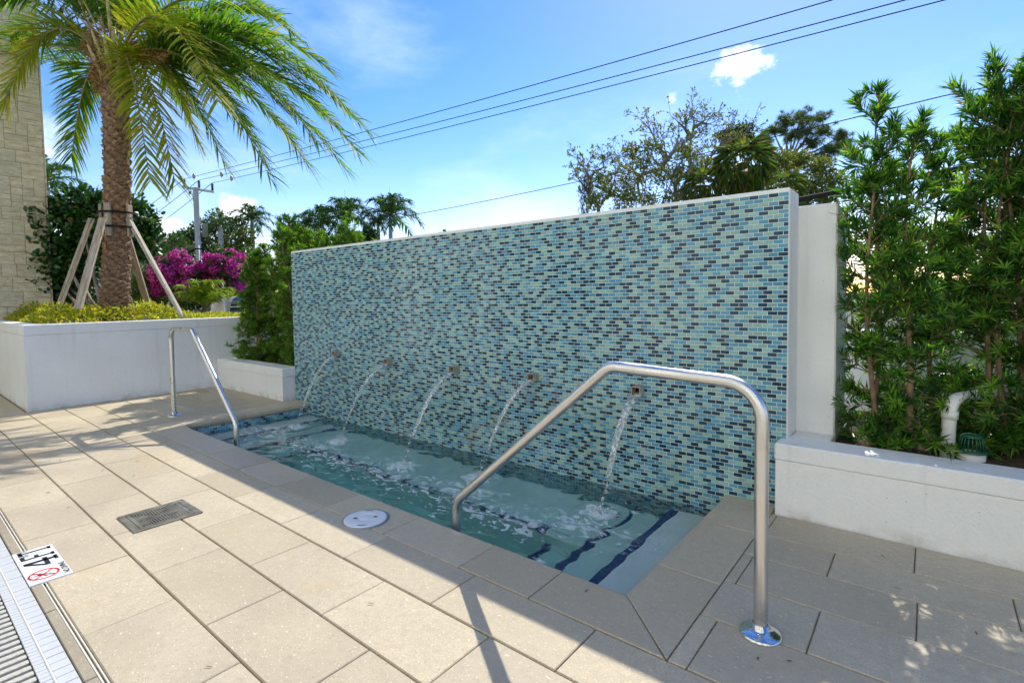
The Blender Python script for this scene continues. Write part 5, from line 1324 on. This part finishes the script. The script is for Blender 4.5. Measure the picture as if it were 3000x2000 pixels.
leaf_tree('yellow_shrub', 'yellowing low shrubs under the gnarled tree', 'shrub', gbase(1850, 18), px_clumps([(1790, 560, 34), (1850, 575, 34), (1900, 585, 36), (1960, 590, 30), (1740, 590, 28), (1820, 610, 40), (2060, 480, 34), (2040, 520, 34), (1830, 505, 44), (1885, 480, 40), (1935, 520, 44), (1985, 505, 36), (2010, 445, 34), (1900, 430, 34), (1765, 525, 34), (1850, 440, 30)], 18), M['oak'], .10, .055, 330, 480, r_trunk=.06, shell=.1)
# sunlit foliage glimpsed through the right-hand hedge
leaf_tree('street_tree', 'sunlit green tree glimpsed through the podocarpus stems', 'tree', gbase(2750, 14), px_clumps([(2560, 700, 90), (2680, 760, 100), (2800, 720, 100), (2920, 760, 110), (2620, 860, 90), (2760, 880, 90), (2880, 880, 100), (3050, 780, 110)], 14), M['bg_yellow'], .12, .07, 900, 520, r_trunk=.15)

# ------------------------------------------------------------------ utility pole and lines
DP = 34.0
up_ = thing('utility_pole', 'concrete utility pole with crossarm and service wires', 'utility pole', gbase(589, DP))
top = at(586, 553, DP); bx, by = up_.location.x, up_.location.y
b = MB(); b.box(-.13, .13, -.13, .13, 0, top.z, .02); o = b.build('pole', M['concrete_pole'], up_)
a1, a2 = at(543, 551, DP), at(633, 565, DP)
def beam_free(p, q, w, h, name, parent, mat):
    p, q = Vector(p), Vector(q); ax = (q - p).normalized(); yv = ax.cross(Vector((0, 0, 1))).normalized(); zv = yv.cross(ax); b = MB(); b.box(0, (q - p).length, -w / 2, w / 2, -h / 2, h / 2, .008)
    o = b.build(name, mat, parent); Mx = Matrix((ax, yv, zv)).transposed().to_4x4(); Mx.translation = p - parent.location; o.matrix_basis = Mx; return o
sh_ = -dep * .27
beam_free(a1 + sh_, a2 + sh_, .12, .14, 'crossarm', up_, M['grey_metal'])
INS = [at(548, 551, DP) + sh_, at(583.5, 552, DP), at(629.5, 563, DP) + sh_]
TOPS = []
for p in INS:
    b = MB(); prof = []
    for k in range(5): prof += [(.05, .07 + k * .085), (.11, .09 + k * .085), (.05, .12 + k * .085)]
    b.lathe([(.03, 0)] + prof + [(.03, .53)], 12, p); sub(b, 'insulator', M['insul'], up_); TOPS.append(p + Vector((0, 0, .53)))
b = MB(); q = at(600, 675, DP); b.lathe([(.001, -.42), (.17, -.42), (.17, .38), (.19, .40), (.0001, .44)], 16, q + Vector((0, 0, 0))); sub(b, 'transformer', M['grey_metal'], up_)
for x, z0, z1 in ((571, 700, 925), (604, 722, 925)):
    b = MB(); p, q = at(x if x < 590 else 580, z0, DP - .3), at(x if x < 590 else 580, z1, DP - .3)
q = at(581, 700, DP - .32); b = MB(); b.tube([q, (q.x, q.y, 0)], .045, 8); sub(b, 'conduit', M['pvc'], up_)
b = MB(); b.tube([at(563, 567, DP), at(570, 610, DP), at(578, 655, DP - .3)], .018, 5); sub(b, 'drop_wire', M['black'], up_)
b = MB(); b.lathe([(.05, -.2), (.09, -.1), (.05, 0)], 10, at(564, 562, DP) + sh_); sub(b, 'cutout', M['insul'], up_)
b = MB(); b.tube([at(548, 742, DP - 1.2), at(575, 728, DP - .6), at(600, 730, DP - .4), at(606, 742, DP - .8)], .05, 6); sub(b, 'bracket', M['black'], up_)
WIRE_END = [(2388, 0), (2596, 0), (2710, 0)]
LBL = ['uppermost overhead wire running across the sky to the pole', 'middle overhead wire running across the sky to the pole', 'lowest of the high wires, crossing the white cloud']
MARK = [(598, 533), (648, 535), (682, 547)]
for i, (p, e_) in enumerate(zip(TOPS, WIRE_END)):
    q = on_y(e_[0], e_[1], 13.6 + .5 * i); q = p + (q - p) * 1.25
    t = thing('power_line', LBL[i], 'overhead wire', p, 'high power lines over the wall')
    pts = []
    for k in range(25):
        u = k / 24; v = p.lerp(q, u); v.z -= .35 * 4 * u * (1 - u) * .5; pts.append(v)
    # keep the sag from lifting the far end off its sight line
    b = MB(); b.tube(pts, .013, 6); sub(b, 'wire', M['black'], t)
    mk = p.lerp(q, (.035, .075, .062)[i]); b = MB(); b.lathe([(.001, -.2), (.08, -.10), (.10, 0), (.08, .10), (.001, .2)], 10, mk); sub(b, 'marker', M['grey_metal'], t)
for i, (p, e_) in enumerate(zip(TOPS, ((300, 690), (300, 730), (300, 770)))):
    q = at(e_[0], e_[1], 60); b = MB(); pts = [p.lerp(q, k / 12) - Vector((0, 0, 1.0 * (k / 12) * (1 - k / 12))) for k in range(13)]; b.tube(pts, .02, 5)
    tag(b.build('power_line', M['black']), ['top wire sloping from the crossarm down behind the clusia', 'middle wire sloping from the pole down behind the clusia', 'bottom wire sloping from the crossarm down behind the clusia'][i], 'overhead wire', 'wires leaving the pole')
b = MB(); A_, B_ = at(590, 705, DP), on_y(2790, 275, 13.5); ex = (B_ - A_); pts = []
for k in range(31):
    u = k / 30 * 1.15; v = A_ + ex * u; v.z -= 4 * .62 * u * (1 - min(u, 1)); pts.append(v)
b.tube(pts, .011, 6); tag(b.build('service_cable', M['insul']), 'thin lower cable passing in front of the royal palms', 'overhead wire')
b = MB(); A2 = on_y(2335, 586, 5.0); B2 = on_y(2470, 560, 5.0); b.tube([A2 - (B2 - A2) * .8, A2, B2, B2 + (B2 - A2) * 3], .022, 8); tag(b.build('black_cable', M['black']), 'thick black cable passing behind the white column top', 'cable')
b = MB(); q0, q1 = at(455, 752, DP + 2), at(380, 790, DP + 2)
b.tube([at(590, 712, DP), q0, at(330, 800, DP + 10)], .02, 5); tag(b.build('service_cable', M['grey_metal']), 'thin cable running from the pole down past the house roof', 'overhead wire')
# far house with a clay roof
hb = at(432, 800, 45); hs_ = thing('house', 'distant house with a clay tile roof beyond the clusia', 'house', (hb.x, hb.y, 0))
b = MB(); b.box(hb.x - 4, hb.x + 1.5, hb.y - 3, hb.y + 3, 0, 6.0); sub(b, 'wall', M['cream'], hs_)
b = MB(); x0, x1, y0, y1 = hb.x - 4.5, hb.x + 2, hb.y - 3.5, hb.y + 3.5; ap = (hb.x - 1.2, hb.y, 7.6)
b.add([(x0, y0, 6), (x1, y0, 6), (x1, y1, 6), (x0, y1, 6), ap], [(0, 1, 4), (1, 2, 4), (2, 3, 4), (3, 0, 4), (3, 2, 1, 0)]); sub(b, 'roof', M['roof_tile'], hs_)

# ------------------------------------------------------------------ small litter on the deck
lt = Leaves(); n = 60
pts = [(random.uniform(-6, .2), random.uniform(.6, 3.1)) for _ in range(n)]
pts = [p for p in pts if not (XL < p[0] < XR and p[1] > YF)]
n = len(pts); lt.add(np.array([(x, y, .0035) for x, y in pts]), np.stack([RNG.normal(size=n), RNG.normal(size=n), np.full(n, .06)], 1), np.tile([0, 0, 1.0], (n, 1)), RNG.uniform(.012, .034, n), RNG.uniform(.004, .009, n))
o = mesh_obj('leaf_litter', lt.mesh('leaf_litter', M['leafbrown'], 'oval', -.03, .2)); tag(o, 'scattered tiny dry leaves lying on the deck', 'litter', kind='stuff')
